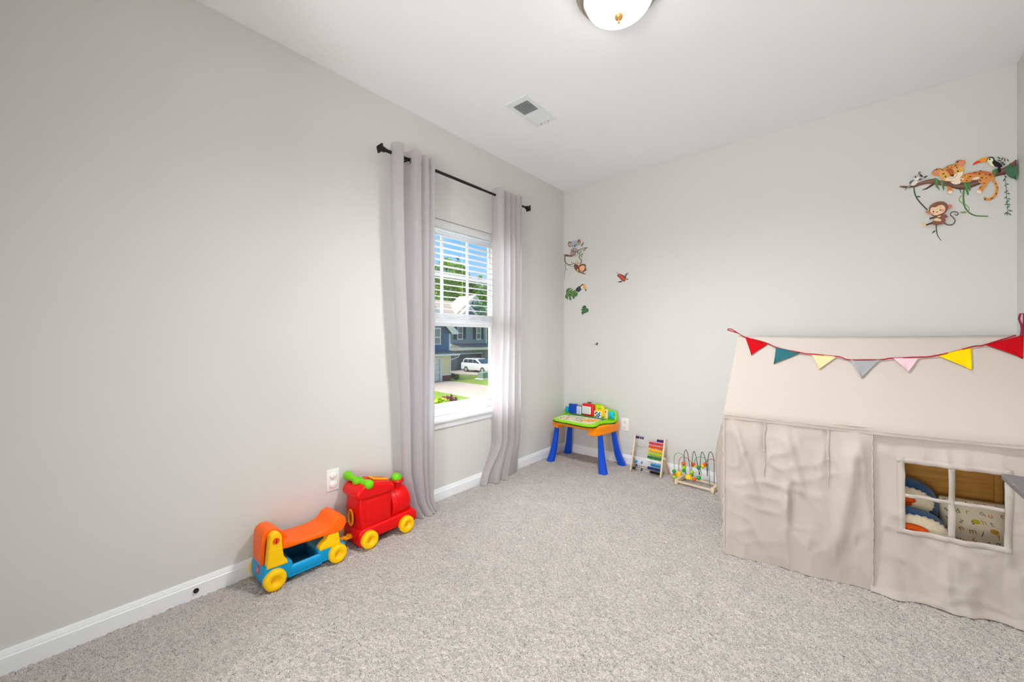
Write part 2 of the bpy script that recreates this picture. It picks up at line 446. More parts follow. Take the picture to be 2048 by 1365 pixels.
# ================================================================== CURTAIN ROD + CURTAINS
RZ, RXX = 2.094, .09
rod = thing('curtain_rod', (0, 1.83, RZ), 'black metal curtain rod with square pyramid finials above the window', 'curtain rod')
I = inv(rod)
b = MB(); b.cyl((RXX, 1.2, RZ), (RXX, 1.95, RZ), .0095); b.cyl((RXX, 1.94, RZ), (RXX, 2.46, RZ), .0082)
b.build('pole', rod, BLACKM, M=I)
for s_, yc in ((-1, 1.205), (1, 2.455)):
    b = MB(); R_ = Matrix.Translation((RXX, yc, RZ)) @ Matrix.Rotation(0, 4, 'Y')
    b.cyl((RXX, yc, RZ), (RXX, yc+s_*.014, RZ), .012)
    b.cyl((RXX, yc+s_*.010, RZ), (RXX, yc+s_*.018, RZ), .015)
    # square pyramid finial: faceted diamond block
    h, q = .022, .019
    for a, r0, r1, d0, d1 in ((0, .013, .03, .018, .03), (0, .03, .03, .03, .036), (0, .03, .004, .036, .054)):
        b.cyl((RXX, yc+s_*d0, RZ), (RXX, yc+s_*d1, RZ), r0, r1, seg=4)
    b.build('finial', rod, BLACKM, M=I, angle=20)
for yc in (1.34, 2.385):
    b = MB(); b.rbox(0, .006, yc-.012, yc+.012, RZ-.035, RZ+.03, .003); b.cyl((0, yc, RZ-.01), (RXX-.012, yc, RZ-.01), .005); b.tube([(RXX-.012, yc, RZ-.01), (RXX-.008, yc, RZ-.0135), (RXX, yc, RZ-.0145), (RXX+.012, yc, RZ-.008)], .004)
    b.build('bracket', rod, BLACKM, M=I)

def curtain(name, label, top, bot, mid=None, ztop=2.142, zmid=.32, toes=None, holes=(), seed=1):
    """top/bot/mid: lists of (y, x) plan points with equal counts"""
    r = thing(name, (.08, sum(p[0] for p in top)/len(top), 0), label, 'curtain', group='curtains at the window')
    I = inv(r)
    tp = spline([(x, y, 0) for y, x in top], 9); bt = spline([(x, y, 0) for y, x in bot], 9); md_ = spline([(x, y, 0) for y, x in (mid or bot)], 9)
    nu = len(tp)-1; NZ = 70
    b = MB()
    def fn(i, j):
        t = j/NZ; z = ztop*(t**1.15)+.004
        if z > zmid: k = sm(max(0, (ztop-z)/(ztop-zmid))**1.3); p = tp[i].lerp(md_[i], k)
        else: k = sm((zmid-z)/zmid); p = md_[i].lerp(bt[i], k)
        wv = noise.noise(Vector((i*.16+seed*7, z*1.3, seed)))*.006*min(1, (ztop-z)*2)
        p = p+Vector((wv, wv*.6, 0))
        zz = z
        if toes and z < .09:
            q = (1-z/.09)**1.5; fr = max(0, (p.x-.07)/.06)
            p = p+Vector((toes[0]*q*fr, toes[1]*q*fr, 0))
        p.x = max(p.x, .0185)
        return Vector((p.x, p.y, zz))
    b.grid(fn, nu, NZ)
    b.build('panel', r, CURT, M=I, angle=180, norm=False)
    for (yy, ang) in holes:
        b = MB(); ring = []
        for k in range(20):
            a = 2*math.pi*k/20
            v = Vector((math.cos(a)*.019, 0, math.sin(a)*.019)); v.rotate(Matrix.Rotation(ang, 3, 'Z'))
            ring.append(Vector((RXX, yy, RZ-.006))+v)
        b.tube(ring, .0032, 6, closed=True); b.build('grommet', r, GROM, M=I)
    return r
LT = [(1.268, .045), (1.245, .075), (1.238, .12), (1.262, .142), (1.292, .135), (1.302, .09), (1.322, .05), (1.35, .05), (1.362, .1), (1.37, .135), (1.4, .145), (1.418, .125), (1.424, .08), (1.437, .075), (1.445, .125), (1.462, .14), (1.474, .12), (1.48, .08), (1.49, .08), (1.496, .12), (1.51, .135), (1.524, .115), (1.53, .06)]
LM = [(1.34, .045), (1.325, .065), (1.315, .1), (1.335, .12), (1.358, .115), (1.366, .08), (1.373, .05), (1.385, .05), (1.39, .085), (1.397, .115), (1.415, .125), (1.437, .115), (1.444, .07), (1.45, .06), (1.457, .1), (1.47, .115), (1.486, .1), (1.49, .06), (1.496, .06), (1.503, .095), (1.516, .108), (1.532, .095), (1.536, .06)]
LB = [(1.40, .035), (1.39, .06), (1.385, .09), (1.393, .112), (1.41, .112), (1.418, .08), (1.42, .055), (1.426, .055), (1.43, .08), (1.434, .11), (1.447, .12), (1.462, .112), (1.466, .07), (1.469, .06), (1.473, .095), (1.483, .115), (1.495, .1), (1.498, .06), (1.502, .06), (1.506, .09), (1.516, .105), (1.528, .095), (1.531, .055)]
curtain('curtain', 'taupe curtain left of the window, hem pooled behind the red train', LT, LB, LM, toes=(.05, .03), holes=((1.30, .35), (1.366, -.5), (1.422, .2)), seed=2)
RT = [(2.116, 0.04), (2.103, 0.07), (2.096, 0.12), (2.116, 0.138), (2.147, 0.135), (2.163, 0.1), (2.169, 0.065), (2.182, 0.065), (2.188, 0.11), (2.204, 0.13), (2.226, 0.125), (2.233, 0.08), (2.242, 0.07), (2.251, 0.11), (2.266, 0.13), (2.288, 0.12), (2.295, 0.075), (2.305, 0.07), (2.314, 0.11), (2.332, 0.13), (2.358, 0.125), (2.376, 0.11), (2.389, 0.06)]
RM = [(2.129, 0.03), (2.122, 0.06), (2.119, 0.09), (2.129, 0.11), (2.151, 0.105), (2.16, 0.07), (2.167, 0.045), (2.182, 0.045), (2.191, 0.08), (2.204, 0.105), (2.226, 0.1), (2.235, 0.06), (2.246, 0.045), (2.26, 0.08), (2.275, 0.105), (2.301, 0.1), (2.314, 0.06), (2.332, 0.05), (2.35, 0.08), (2.367, 0.09), (2.394, 0.08), (2.407, 0.06), (2.411, 0.03)]
RB = [(2.0, .03), (1.997, .045), (2.0, .062), (2.012, .075), (2.035, .07), (2.05, .05), (2.06, .04), (2.075, .045), (2.085, .075), (2.1, .1), (2.13, .1), (2.145, .07), (2.16, .06), (2.178, .085), (2.2, .11), (2.235, .1), (2.26, .065), (2.285, .05), (2.31, .06), (2.345, .06), (2.38, .05), (2.41, .04), (2.42, .025)]
curtain('curtain', 'taupe curtain right of the window, hem swept leftwards on the carpet', RT, RB, RM, toes=(.01, -.01), holes=((2.15, -.35), (2.19, .5)), seed=5)

# ================================================================== CEILING LIGHT / VENT
NICK = mat('brushed_nickel', (176, 166, 152), .28, .5, metal=1)
LX, LY = 1.345, 1.455
cl = thing('ceiling_light', (LX, LY, RH), 'flush ceiling light with frosted glass bowl, nickel ring and small finial', 'ceiling light')
I = inv(cl)
b = MB(); b.lathe([(0, RH), (.165, RH), (.168, RH-.004), (.166, RH-.012), (.158, RH-.018), (.156, RH-.026), (.15, RH-.034), (.145, RH-.036), (.143, RH-.043), (.137, RH-.047), (.131, RH-.045), (.128, RH-.03)], (LX, LY, 0), seg=64); b.build('ring', cl, NICK, M=I, norm=False)
bowlm = mat('lit_frosted_glass', (255, 250, 240), .4, .4, emit=((246, 250, 255), BOWL))
b = MB(); pr_ = [(0, RH-.113)]+[(.13*math.sin(a), RH-.04-.073*math.cos(a)**.9) for a in [math.pi/2*k/14 for k in range(1, 14)]]+[(.13, RH-.04)]
b.lathe(pr_, (LX, LY, 0), seg=48); b.build('bowl', cl, bowlm, M=I)
b = MB(); b.lathe([(0, RH-.142), (.004, RH-.141), (.0055, RH-.137), (.0035, RH-.133), (.006, RH-.129), (.011, RH-.126), (.016, RH-.12), (.018, RH-.113), (.016, RH-.11), (0, RH-.109)], (LX, LY, 0), seg=24)
b.build('finial', cl, mat('amber_brass', (214, 160, 96), .3, .5, metal=.7), M=I)

vent = thing('ceiling_vent', (.567, 1.912, RH), 'white metal air vent with two banks of louvres on the ceiling', 'air vent')
I = inv(vent)
vm = mat('vent_white_metal', (232, 234, 236), .45, .4)
b = MB(); VX0, VX1, VY0, VY1 = .488, .646, 1.752, 2.07
gx0, gx1, gy0, gy1 = .513, .621, 1.792, 2.032
for (a0, a1, c0, c1) in ((VX0, VX1, VY0, gy0), (VX0, VX1, gy1, VY1), (VX0, gx0, gy0, gy1), (gx1, VX1, gy0, gy1), (gx0, gx1, 1.908, 1.918)):
    b.box(a0, a1, c0, c1, RH-.006, RH-.0005)
b.build('frame', vent, vm, M=I)
b = MB(); b.box(gx0, gx1, gy0, gy1, RH-.0012, RH-.0002); b.build('duct_opening', vent, mat('vent_dark_duct', (84, 92, 98), .7, .2), M=I)
for k in range(20):
    bank = k // 10; yy = (1.797 if bank == 0 else 1.923)+(k % 10)*.0115
    b = MB(); a = .95 if bank == 0 else -.75
    Mx = Matrix.Translation((0, yy, RH-.0045)) @ Matrix.Rotation(a, 4, 'X')
    b.box(gx0, gx1, -.0045 if bank == 0 else -.0055, .0045 if bank == 0 else .0055, -.0005, .0005, Mx)
    b.build('louvre', vent, vm, M=I)
for xx in (.535, .59):
    b = MB(); b.cyl((xx, 2.05, RH-.009), (xx, 2.05, RH-.005), .004, seg=10); b.build('screw', vent, mat('screw_grey', (150, 150, 150), .4, .4, metal=.6), M=I)

# ================================================================== OUTLETS, COAX PLUG
def outlet(cy, cz, wall, label, covers):
    if wall == 'left': M0 = Matrix.Translation((0, cy, cz)) @ Matrix.Rotation(math.pi/2, 4, 'Z'); loc = (0, cy, cz)
    else: M0 = Matrix.Translation((cy, RY, cz)); loc = (cy, RY, cz)
    r = thing('wall_outlet', loc, label, 'outlet'); I = inv(r)
    M_ = I @ M0
    if wall == 'left': M_ = I @ Matrix.Translation((0, cy, cz)) @ Matrix.Rotation(math.pi/2, 4, 'Z')
    w2, h2 = .033, .055
    b = MB(); b.rbox(-w2, w2, -.005, .001, -h2, h2, .0025, 3); b.build('cover_plate', r, OUTL, M=M_)
    for zc in (.0235, -.0235):
        b = MB()
        if covers:
            b.lathe([(0, -.0135), (.014, -.0132), (.0165, -.0115), (.0175, -.005)], (0, 0, 0), 'y', 24)
            for v in b.bm.verts: v.co.z *= .85
            b.rbox(-.006, .006, -.016, -.012, -.0022, .0022, .0015, 2)
            nm = 'safety_cover'
        else:
            b.rbox(-.0165, .0165, -.0068, -.004, -.014, .014, .003, 3); nm = 'receptacle'
        p_ = b.build(nm, r, OUTL, M=M_ @ Matrix.Translation((0, 0, zc)))
        if not covers:
            b = MB()
            b.box(-.0075, -.0055, -.0074, -.0066, -.001, .008); b.box(.0052, .0072, -.0074, -.0066, 0, .007); b.cyl((0, -.0074, -.007), (0, -.0066, -.007), .0026, seg=10)
            b.build('slots', p_, DARK, M=M_ @ Matrix.Translation((0, 0, zc)))
    b = MB(); b.cyl((0, -.0058, 0), (0, -.0045, 0), .003, seg=10); b.build('screw', r, OUTL, M=M_)
outlet(.953, .322, 'left', 'white wall outlet with two round safety covers above the toy trains', True)
outlet(.609, .325, 'back', 'white wall outlet with bare sockets beside the activity table', False)
p = P(392, 1182, 'x', .0125)
r = thing('coax_plug', p, 'small round black cable plug on the white baseboard', 'cable plug'); I = inv(r)
b = MB(); b.cyl((.0125, p.y, p.z), (.0185, p.y, p.z), .0095, .0085, seg=24); b.build('cap', r, mat('black_rubber', (18, 17, 17), .5, .3), M=I)
b = MB(); b.cyl((.0185, p.y, p.z), (.022, p.y, p.z), .0035, seg=12); b.build('pin', r, mat('dull_metal', (90, 88, 84), .4, .4, metal=.8), M=I)

# ================================================================== RED TRAIN
def wheel(root, I, x, y, z, r_, out, mt=YEL):
    """lathe around x, outer face towards out (+1/-1)"""
    w_ = .034
    prof = [(.004, 0), (r_*.9, 0), (r_, .005), (r_, w_-.009), (r_*.94, w_-.003), (r_*.8, w_), (r_*.5, w_), (r_*.42, w_-.003), (r_*.33, w_-.016), (r_*.2, w_-.019), (0, w_-.0185)]
    prof = [(a, h*out) for a, h in prof]
    b = MB(); b.lathe(prof, (x, y, z), 'x', 36); return b.build('wheel', root, mt, M=I, angle=50)
tr = thing('ride_on_train', (.12, 1.16, 0), 'red plastic ride-on toy train with green handlebar and yellow wheels beside the curtain', 'toy train')
I = inv(tr)
b = MB()
b.rbox(.035, .185, .998, 1.335, .03, .088, .02, 5)
b.prism(smo([(1.0, .018), (1.015, .008), (1.035, .012), (1.06, .03), (1.12, .035), (1.22, .035), (1.27, .03), (1.325, .034), (1.34, .055), (1.334, .092), (1.29, .106), (1.15, .1), (1.03, .096), (1.0, .084), (.995, .05)]), 'x', .028, .193, .014, 5)
b.build('chassis', tr, RED, M=I, angle=50)
b = MB()
b.prism([(1.012, .085), (1.185, .085), (1.19, .245), (1.008, .262), (1.0, .18)], 'x', .042, .182, .014, 4)
b.rbox(.178, .1845, 1.035, 1.17, .105, .23, .0025, 3)
b.build('cabin', tr, RED, M=I, angle=50)
b = MB()
b.prism([(v.x, v.y) for v in spline([(.985, .262, 0), (.99, .29, 0), (1.012, .31, 0), (1.05, .316, 0), (1.11, .309, 0), (1.18, .289, 0), (1.2, .268, 0), (1.193, .246, 0), (1.16, .238, 0), (1.08, .24, 0), (1.01, .243, 0)], 4, True)], 'x', .03, .194, .024, 6)
b.build('roof', tr, RED, M=I, angle=50)
b = MB()
b.lathe([(0, 0), (.078, 0), (.0825, .006), (.0825, .09), (.078, .105), (.068, .115), (.05, .122), (0, .125)], (.11, 1.19, .154), 'y', 40)
b.lathe([(.081, .018), (.0845, .021), (.0845, .029), (.081, .032)], (.11, 1.19, .154), 'y', 40)
b.rbox(.05, .172, 1.185, 1.315, .09, .15, .015, 4)
b.sphere((.15, 1.318, .10), .013)
b.build('boiler', tr, RED, M=I, angle=50)
b = MB(); b.lathe([(.0, 0), (.03, 0), (.03, .022), (.042, .03), (.044, .037), (.04, .042), (.031, .043), (0, .041)], (.11, 1.257, .226), 'z', 32); b.build('chimney', tr, RED, M=I)
b = MB(); b.sphere((.11, 1.257, .272), .0305, seg=24); b.build('chimney_ball', tr, GREEN, M=I)
b = MB()
b.tube(spline([(.03, 1.02, .333), (.075, 1.022, .328), (.11, 1.03, .322), (.145, 1.04, .318), (.185, 1.05, .315)], 5), .012, 14, rad=[lerp(.013, .013, k/20)+.011*(abs(k/20-.5)*2)**2.2 for k in range(21)])
b.sphere((.03, 1.02, .333), .024, seg=16); b.sphere((.185, 1.05, .315), .024, seg=16)
b.lathe([(0, 0), (.024, 0), (.027, .012), (.027, .026), (.022, .03), (.017, .024), (0, .022)], (.108, 1.034, .303), 'z', 24)
b.build('handlebar', tr, GREEN, M=I, angle=60)
b = MB(); tl = math.atan2(-.024, .085)
Mt = Matrix.Translation((.11, 1.145, .302)) @ Matrix.Rotation(tl, 4, 'X')
b.rbox(-.03, .03, -.047, .047, -.004, .007, .006, 4, Mt); b.build('roof_plate', tr, YELO, M=I)
b = MB(); b.rbox(-.012, .012, -.032, .032, .0065, .0078, .003, 2, Mt); b.build('roof_slot', tr, mat('slot_amber', (178, 108, 12), .5, .3), M=I)
b = MB()
ov = [(.11+.02*math.cos(a), 0, .145+(.038+(.0))*math.sin(a)) for a in [2*math.pi*k/24 for k in range(24)]]
b.tube([(x, .994, z) for x, _, z in ov], .0055, 8, closed=True)
b.build('rear_handle', tr, YELO, M=I)
b = MB(); b.poly([Vector((x, .9975, z)) for x, _, z in ov]); b.build('rear_recess', tr, mat('recess_amber', (170, 105, 10), .6, .3), M=I)
for (x, o_) in ((.186, 1), (.036, -1)):
    for y in (1.045, 1.262): wheel(tr, I, x, y, .043, .0435, o_)
b = MB(); b.rbox(.095, .125, .955, 1.005, .043, .053, .004); b.lathe([(0, 0), (.014, 0), (.016, .005), (.014, .016), (0, .018)], (.11, .985, .046), 'z', 20)
b.build('hitch', tr, YELO, M=I)

# ================================================================== WAGON / WALKER
wg = thing('toy_wagon', (.12, .74, 0), 'blue and orange toy wagon with yellow wheels and bench seat, behind the red train', 'toy wagon')
I = inv(wg)
b = MB()
b.prism(smo([(.572, .045), (.58, .022), (.6, .016), (.64, .022), (.68, .022), (.69, .045), (.69, .08), (.675, .098), (.63, .103), (.59, .107), (.576, .09)]), 'x', .04, .196, .013, 5)
b.prism(smo([(.798, .045), (.806, .026), (.85, .024), (.9, .03), (.922, .045), (.925, .068), (.91, .082), (.86, .084), (.802, .085), (.798, .07)]), 'x', .04, .194, .011, 5)
b.rbox(.04, .196, .67, .815, .02, .032, .005)
b.prism([(.189, .022), (.196, .03), (.198, .058), (.193, .068), (.186, .07), (.182, .064), (.184, .026)], 'y', .68, .808)
b.rbox(.038, .05, .67, .815, .022, .098, .005)
b.build('chassis', wg, CYAN, M=I, angle=50)
b = MB(); b.rbox(.051, .181, .683, .806, .03, .036, .003); b.rbox(.0505, .056, .683, .806, .03, .094, .003); b.rbox(.05, .18, .79, .806, .03, .082, .003)
b.build('tray_lining', wg, DBLUE, M=I)
def post1(x0, x1):
    b = MB(); b.prism([(.586, .094), (.668, .088), (.664, .108)]+[(v.x, v.y) for v in spline([(.652, .124, 0), (.646, .17, 0), (.644, .21, 0), (.637, .228, 0), (.62, .238, 0), (.603, .23, 0), (.597, .212, 0), (.593, .17, 0), (.588, .12, 0)], 4)], 'x', x0, x1, .006, 4)
    b.prism([(.593, .164), (.646, .158), (.646, .1625), (.593, .1685)], 'x', x0-.001, x1+.001, .001, 2)
    b.prism([(.587, .104), (.664, .098), (.663, .102), (.588, .1085)], 'x', x0-.001, x1+.001, .001, 2)
    return b
pa = post1(.163, .2).build('post', wg, YEL, M=I); post1(.036, .06).build('post', wg, YEL, M=I)
b = MB(); b.cyl((.199, .62, .203), (.2035, .62, .203), .0125, seg=24); sp = b.build('screw_cap', pa, mat('red_orange_plastic', (240, 70, 20), .4, .4), M=I)
b = MB(); b.box(.2034, .2042, .6186, .6214, .194, .212); b.build('screw_slot', sp and pa, DARK, M=I)
for x0, x1 in ((.155, .196), (.045, .075)):
    b = MB(); b.prism([(.802, .08), (.9, .076), (.897, .1), (.89, .15), (.848, .155)]+[(v.x, v.y) for v in spline([(.842, .135, 0), (.832, .118, 0), (.815, .108, 0), (.803, .095, 0)], 4)], 'x', x0, x1, .006, 4)
    b.prism([(.812, .092), (.895, .088), (.894, .093), (.815, .097)], 'x', x0-.001, x1+.001, .001, 2)
    b.build('post', wg, YEL, M=I)
b = MB()
b.prism(smo([(.655, .154), (.72, .149), (.8, .144), (.885, .138), (.912, .146), (.926, .17), (.922, .198), (.9, .212), (.875, .206), (.858, .188), (.835, .174), (.79, .168), (.71, .171), (.68, .18), (.655, .188), (.646, .17)]), 'x', .045, .2, .01, 5)
b.prism(smo([(.685, .168), (.676, .192), (.655, .22), (.63, .239), (.602, .243), (.582, .226), (.577, .19), (.576, .14), (.577, .1), (.588, .1), (.591, .15), (.596, .2), (.608, .22), (.625, .219), (.642, .2), (.655, .172), (.67, .16)], 3), 'x', .06, .162, .005, 4)
for k in range(3): b.prism([(.905+k*.001, .2085-k*.004), (.912+k*.001, .2085-k*.004), (.912+k*.001, .2105-k*.004), (.905+k*.001, .2105-k*.004)], 'x', .14, .175)
b.build('bench_seat', wg, ORG, M=I, angle=50)
b = MB()
for q in ([(.07, .12), (.152, .175)], [(.152, .12), (.07, .175)]):
    (xa, za), (xb, zb) = q; b.tube([(xa, .577, za), (xb, .577, zb)], .0012, 6)
b.build('seat_rib', wg, ORG, M=I)
for (x, o_) in ((.184, 1), (.05, -1)):
    for y in (.615, .882): wheel(wg, I, x, y, .043, .0435 if y < .7 else .042, o_)
b = MB(); em = [(.0165*(1+.12*math.cos(7*a))*math.cos(a)*.9, .019*(1+.12*math.cos(7*a))*math.sin(a)) for a in [2*math.pi*k/42 for k in range(42)]]
Me = Matrix.Translation((.13, .5755, .075)) @ Matrix.Rotation(-.12, 4, 'X')
b.prism(em, 'y', -.003, .0005, 0, M=Me); bdg = b.build('emblem', wg, mat('emblem_red', (205, 52, 36), .4, .4), M=I); bdg['label'] = 'small red scalloped emblem with pale lines'
b = MB()
for k, (wd) in enumerate((.011, .014, .011)): b.box(-wd/1.3, wd/1.3, -.0036, -.0028, .006-k*.006-.0008, .006-k*.006+.0008, Me)
b.build('emblem_lines', bdg, mat('emblem_white', (240, 190, 180), .5, .3), M=I)
b = MB(); b.rbox(.098, .122, .915, .972, .05, .058, .003); b.rbox(.101, .119, .93, .965, .057, .06, .001, 2); b.build('tow_bar', wg, YELO, M=I)

# ================================================================== ACTIVITY TABLE
at_ = thing('activity_table', (.34, 2.93, 0), 'childs activity table with blue legs, orange frame and green top, in the room corner', 'toy table')
I = inv(at_)
for (tx, ty, tz, fx_, fy) in ((.13, 2.84, .30, .092, 2.795), (.13, 3.05, .29, .078, 3.09), (.535, 2.85, .30, .592, 2.79), (.552, 3.04, .295, .61, 3.088)):
    b = MB(); pts = spline([(tx, ty, tz), (lerp(tx, fx_, .22), lerp(ty, fy, .22), .2), (lerp(tx, fx_, .55), lerp(ty, fy, .55), .09), (fx_, fy, 0)], 6)
    rings = []
    for k, p_ in enumerate(pts):
        q = k/(len(pts)-1); w_ = lerp(.018, .033, q**1.3)
        rings.append([b._v(Vector((p_.x+w_*dx*.95, p_.y+w_*dy*.85, p_.z))) for dx, dy in ((-1, -.6), (-.6, -1), (.6, -1), (1, -.6), (1, .6), (.6, 1), (-.6, 1), (-1, .6))])
    for A_, B_ in zip(rings, rings[1:]):
        for k in range(8): b.f([A_[k], A_[(k+1) % 8], B_[(k+1) % 8], B_[k]])
    b.f(rings[0]); b.f(rings[-1][::-1]); b.build('leg', at_, TBLUE, M=I, angle=30)
b = MB()
b.prism([(.088, 2.835), (.165, 2.80), (.2, 2.815), (.44, 2.80), (.468, 2.775), (.53, 2.775), (.548, 2.80), (.565, 2.9), (.585, 3.06), (.575, 3.11), (.1, 3.11), (.08, 3.06)], 'z', .312, .352, .006, 3)
b.prism([(.088, 2.835), (.165, 2.80), (.17, 2.87), (.155, 3.11), (.1, 3.11), (.08, 3.06)], 'z', .288, .32, .005, 2)
b.prism([(.468, 2.775), (.53, 2.775), (.548, 2.80), (.565, 2.9), (.585, 3.06), (.575, 3.11), (.5, 3.11), (.48, 2.9)], 'z', .282, .32, .006, 2)
b.build('frame', at_, TORG, M=I, angle=40)
topo = [(v.x, v.y) for v in spline([(.105, 2.86, 0), (.125, 2.79, 0), (.18, 2.752, 0), (.3, 2.742, 0), (.45, 2.73, 0), (.515, 2.745, 0), (.535, 2.79, 0), (.522, 2.86, 0), (.535, 2.93, 0), (.568, 2.98, 0), (.57, 3.05, 0), (.45, 3.07, 0), (.1, 3.07, 0), (.085, 2.98, 0)], 5, True)]
b = MB(); b.prism([(x+(x-.33)*.01, y-.004) for x, y in topo], 'z', .350, .357, .002, 2); b.build('top_rim', at_, mat('dark_green_rubber', (25, 60, 20), .5, .3), M=I)
b = MB(); b.prism(topo, 'z', .356, .372, .004, 3); top = b.build('table_top', at_, LIME, M=I, angle=40)
b = MB(); b.prism([(.14, 2.80), (.2, 2.775), (.44, 2.765), (.49, 2.79), (.48, 2.95), (.46, 3.0), (.17, 3.0), (.13, 2.95)], 'z', .3715, .3735); sheet = b.build('activity_sheet', at_, mat('sheet_cream', (232, 222, 190), .5, .3), M=I)
b = MB(); random.seed(11)
for c_ in ((60, 150, 190), (220, 90, 60), (240, 190, 40), (90, 90, 90), (120, 170, 60), (150, 90, 150)):
    b.m(mat('print_%d' % c_[0], c_, .6, .2))
    for k in range(13):
        x, y = random.uniform(.16, .46), random.uniform(2.795, 2.97); r_ = random.uniform(.004, .009)
        b.cyl((x, y, .3735), (x, y, .3741), r_, seg=8)
b.build('sheet_print', top, None, M=I)
b = MB(); b.prism([(.17, 3.0), (.46, 3.0), (.49, 2.965), (.5, 3.02), (.15, 3.02)], 'z', .3715, .374); b.build('sheet_holder', at_, mat('slate_blue', (60, 110, 140), .5, .3), M=I)
b = MB(); b.tube([(.37, 2.84, .378), (.4, 2.86, .38), (.455, 2.895, .381), (.475, 2.91, .379)], .006, 8, rad=[.003, .0055, .0065, .005]); st = b.build('stylus', at_, YELO, M=I)
b = MB(); b.rbox(.21, .28, 2.7365, 2.742, .351, .3535, .001, 1); b.build('front_tab', at_, mat('teal_tab', (40, 140, 150), .5, .3), M=I)
b = MB()
b.rbox(.055, .575, 3.055, 3.085, .355, .405, .01, 3)
b.prism([(v.x, v.y) for v in spline([(.07, .37, 0), (.072, .415, 0), (.12, .435, 0), (.22, .45, 0), (.34, .478, 0), (.41, .486, 0), (.46, .458, 0), (.53, .447, 0), (.562, .437, 0), (.572, .37, 0)], 5)], 'y', 3.07, 3.088, .003, 2)
b.build('back_panel', at_, LIME, M=I, angle=40)
c5 = lambda X, Y: P(1120+X/17.07, 800+Y/17.07, 'y', 3.05)
def pad(name, X0, X1, Y0_, Y1_, mt, dep=.016, r_=.01, y=3.052, par=None, skew=0):
    a, c = c5(X0, Y0_), c5(X1, Y1_)
    zc = (a.z+c.z)/2
    b = MB(); b.rbox(a.x, c.x, y-dep, y+.006, min(a.z, c.z), max(a.z, c.z), r_, 4); return b.build(name, par or at_, mt, M=I)
b = MB(); a, c = c5(175, 180), c5(310, 450); b.sphere(((a.x+c.x)/2, 3.05, (a.z+c.z)/2-.004), .03, (.7, .5, 1.0)); b.build('dome_button', at_, CYAN, M=I)
pad('toy_book', 330, 590, 120, 480, mat('book_blue', (10, 72, 175), .5, .3), .02, .006)
ph = pad('toy_phone', 570, 770, 185, 520, mat('phone_navy', (25, 50, 110), .4, .4), .016, .01)
pf = pad('phone_face', 590, 755, 205, 505, mat('phone_white', (226, 232, 245), .4, .4), .019, .006, par=ph)
b = MB(); b.m(DARK)
for i in range(3):
    for j in range(5):
        q = c5(630+i*42, 250+j*48); b.m(mat('key_%d' % ((i+j) % 3), [(70, 70, 90), (60, 120, 110), (120, 80, 110)][(i+j) % 3], .5, .3)); b.cyl((q.x, 3.034, q.z), (q.x, 3.0315, q.z), .0038, seg=8)
b.build('keypad', ph, None, M=I)
rb = pad('drawing_board', 785, 1190, 105, 575, mat('board_red', (218, 14, 20), .35, .5), .024, .014)
wf = pad('screen_rim', 795, 1095, 195, 500, mat('rim_white', (245, 240, 240), .4, .4), .027, .006, par=rb)
pad('screen', 820, 1070, 215, 475, mat('screen_grey', (205, 214, 208), .4, .4), .0285, .004, par=rb)
b = MB(); a, c = c5(960, 85), c5(1085, 110); b.rbox(a.x, c.x, 3.035, 3.05, a.z-.006, a.z+.003, .002); b.build('board_handle', rb, mat('maroon_plastic', (90, 30, 15), .4, .4), M=I)
b = MB(); a, c = c5(1225, 180), c5(1530, 600); b.rbox(a.x+.004, c.x, 3.03, 3.06, a.z-(a.z-c.z)+.004, a.z, .014, 4); mb_ = b.build('toy_backpack', at_, mat('pack_yellow', (245, 200, 10), .4, .4), M=I)
b = MB(); q = c5(1380, 270); b.sphere((q.x, 3.03, q.z), .018, (1, .5, .75)); b.build('pack_button', mb_, LIME, M=I)
pk = pad('picture_frame', 1205, 1450, 360, 625, mat('frame_cream', (240, 232, 190), .4, .4), .026, .005, par=mb_)
b = MB(); a, c = c5(1235, 390), c5(1425, 600)
for i in range(4):
    for j in range(4):
        b.m(mat('pic_%d' % ((i*3+j) % 4), [(40, 90, 130), (235, 240, 235), (60, 60, 70), (110, 190, 200)][(i*3+j) % 4], .5, .3))
        x0 = lerp(a.x, c.x, i/4); x1 = lerp(a.x, c.x, (i+1)/4); z0 = lerp(c.z, a.z, j/4); z1 = lerp(c.z, a.z, (j+1)/4)
        b.box(x0, x1, 3.0255, 3.027, z0, z1)
b.build('frame_picture', mb_, None, M=I)
k5 = pad('toy_remote', 1525, 1660, 320, 665, mat('remote_cream', (244, 214, 130), .4, .4), .02, .009)
b = MB()
for (X, Y, c_) in ((1590, 400, (150, 60, 30)), (1595, 480, (190, 190, 220)), (1585, 580, (240, 160, 30))):
    q = c5(X, Y); b.m(mat('rb_%d' % c_[0], c_, .4, .4)); b.cyl((q.x, 3.034, q.z), (q.x, 3.0295, q.z), .006, seg=12)
b.build('remote_buttons', k5, None, M=I)
b = MB(); a, c = c5(1665, 370), c5(1865, 680); b.rbox(a.x, c.x, 3.028, 3.06, min(a.z, c.z)+.002, max(a.z, c.z)-.002, .017, 4); dm = b.build('dome_button', at_, mat('aqua_plastic', (10, 190, 215), .35, .5), M=I)
b = MB(); q = c5(1765, 570); b.sphere((q.x, 3.03, q.z), .012, (1, .4, 1)); b.build('dome_knob', dm, mat('aqua_dark', (10, 150, 190), .35, .5), M=I)

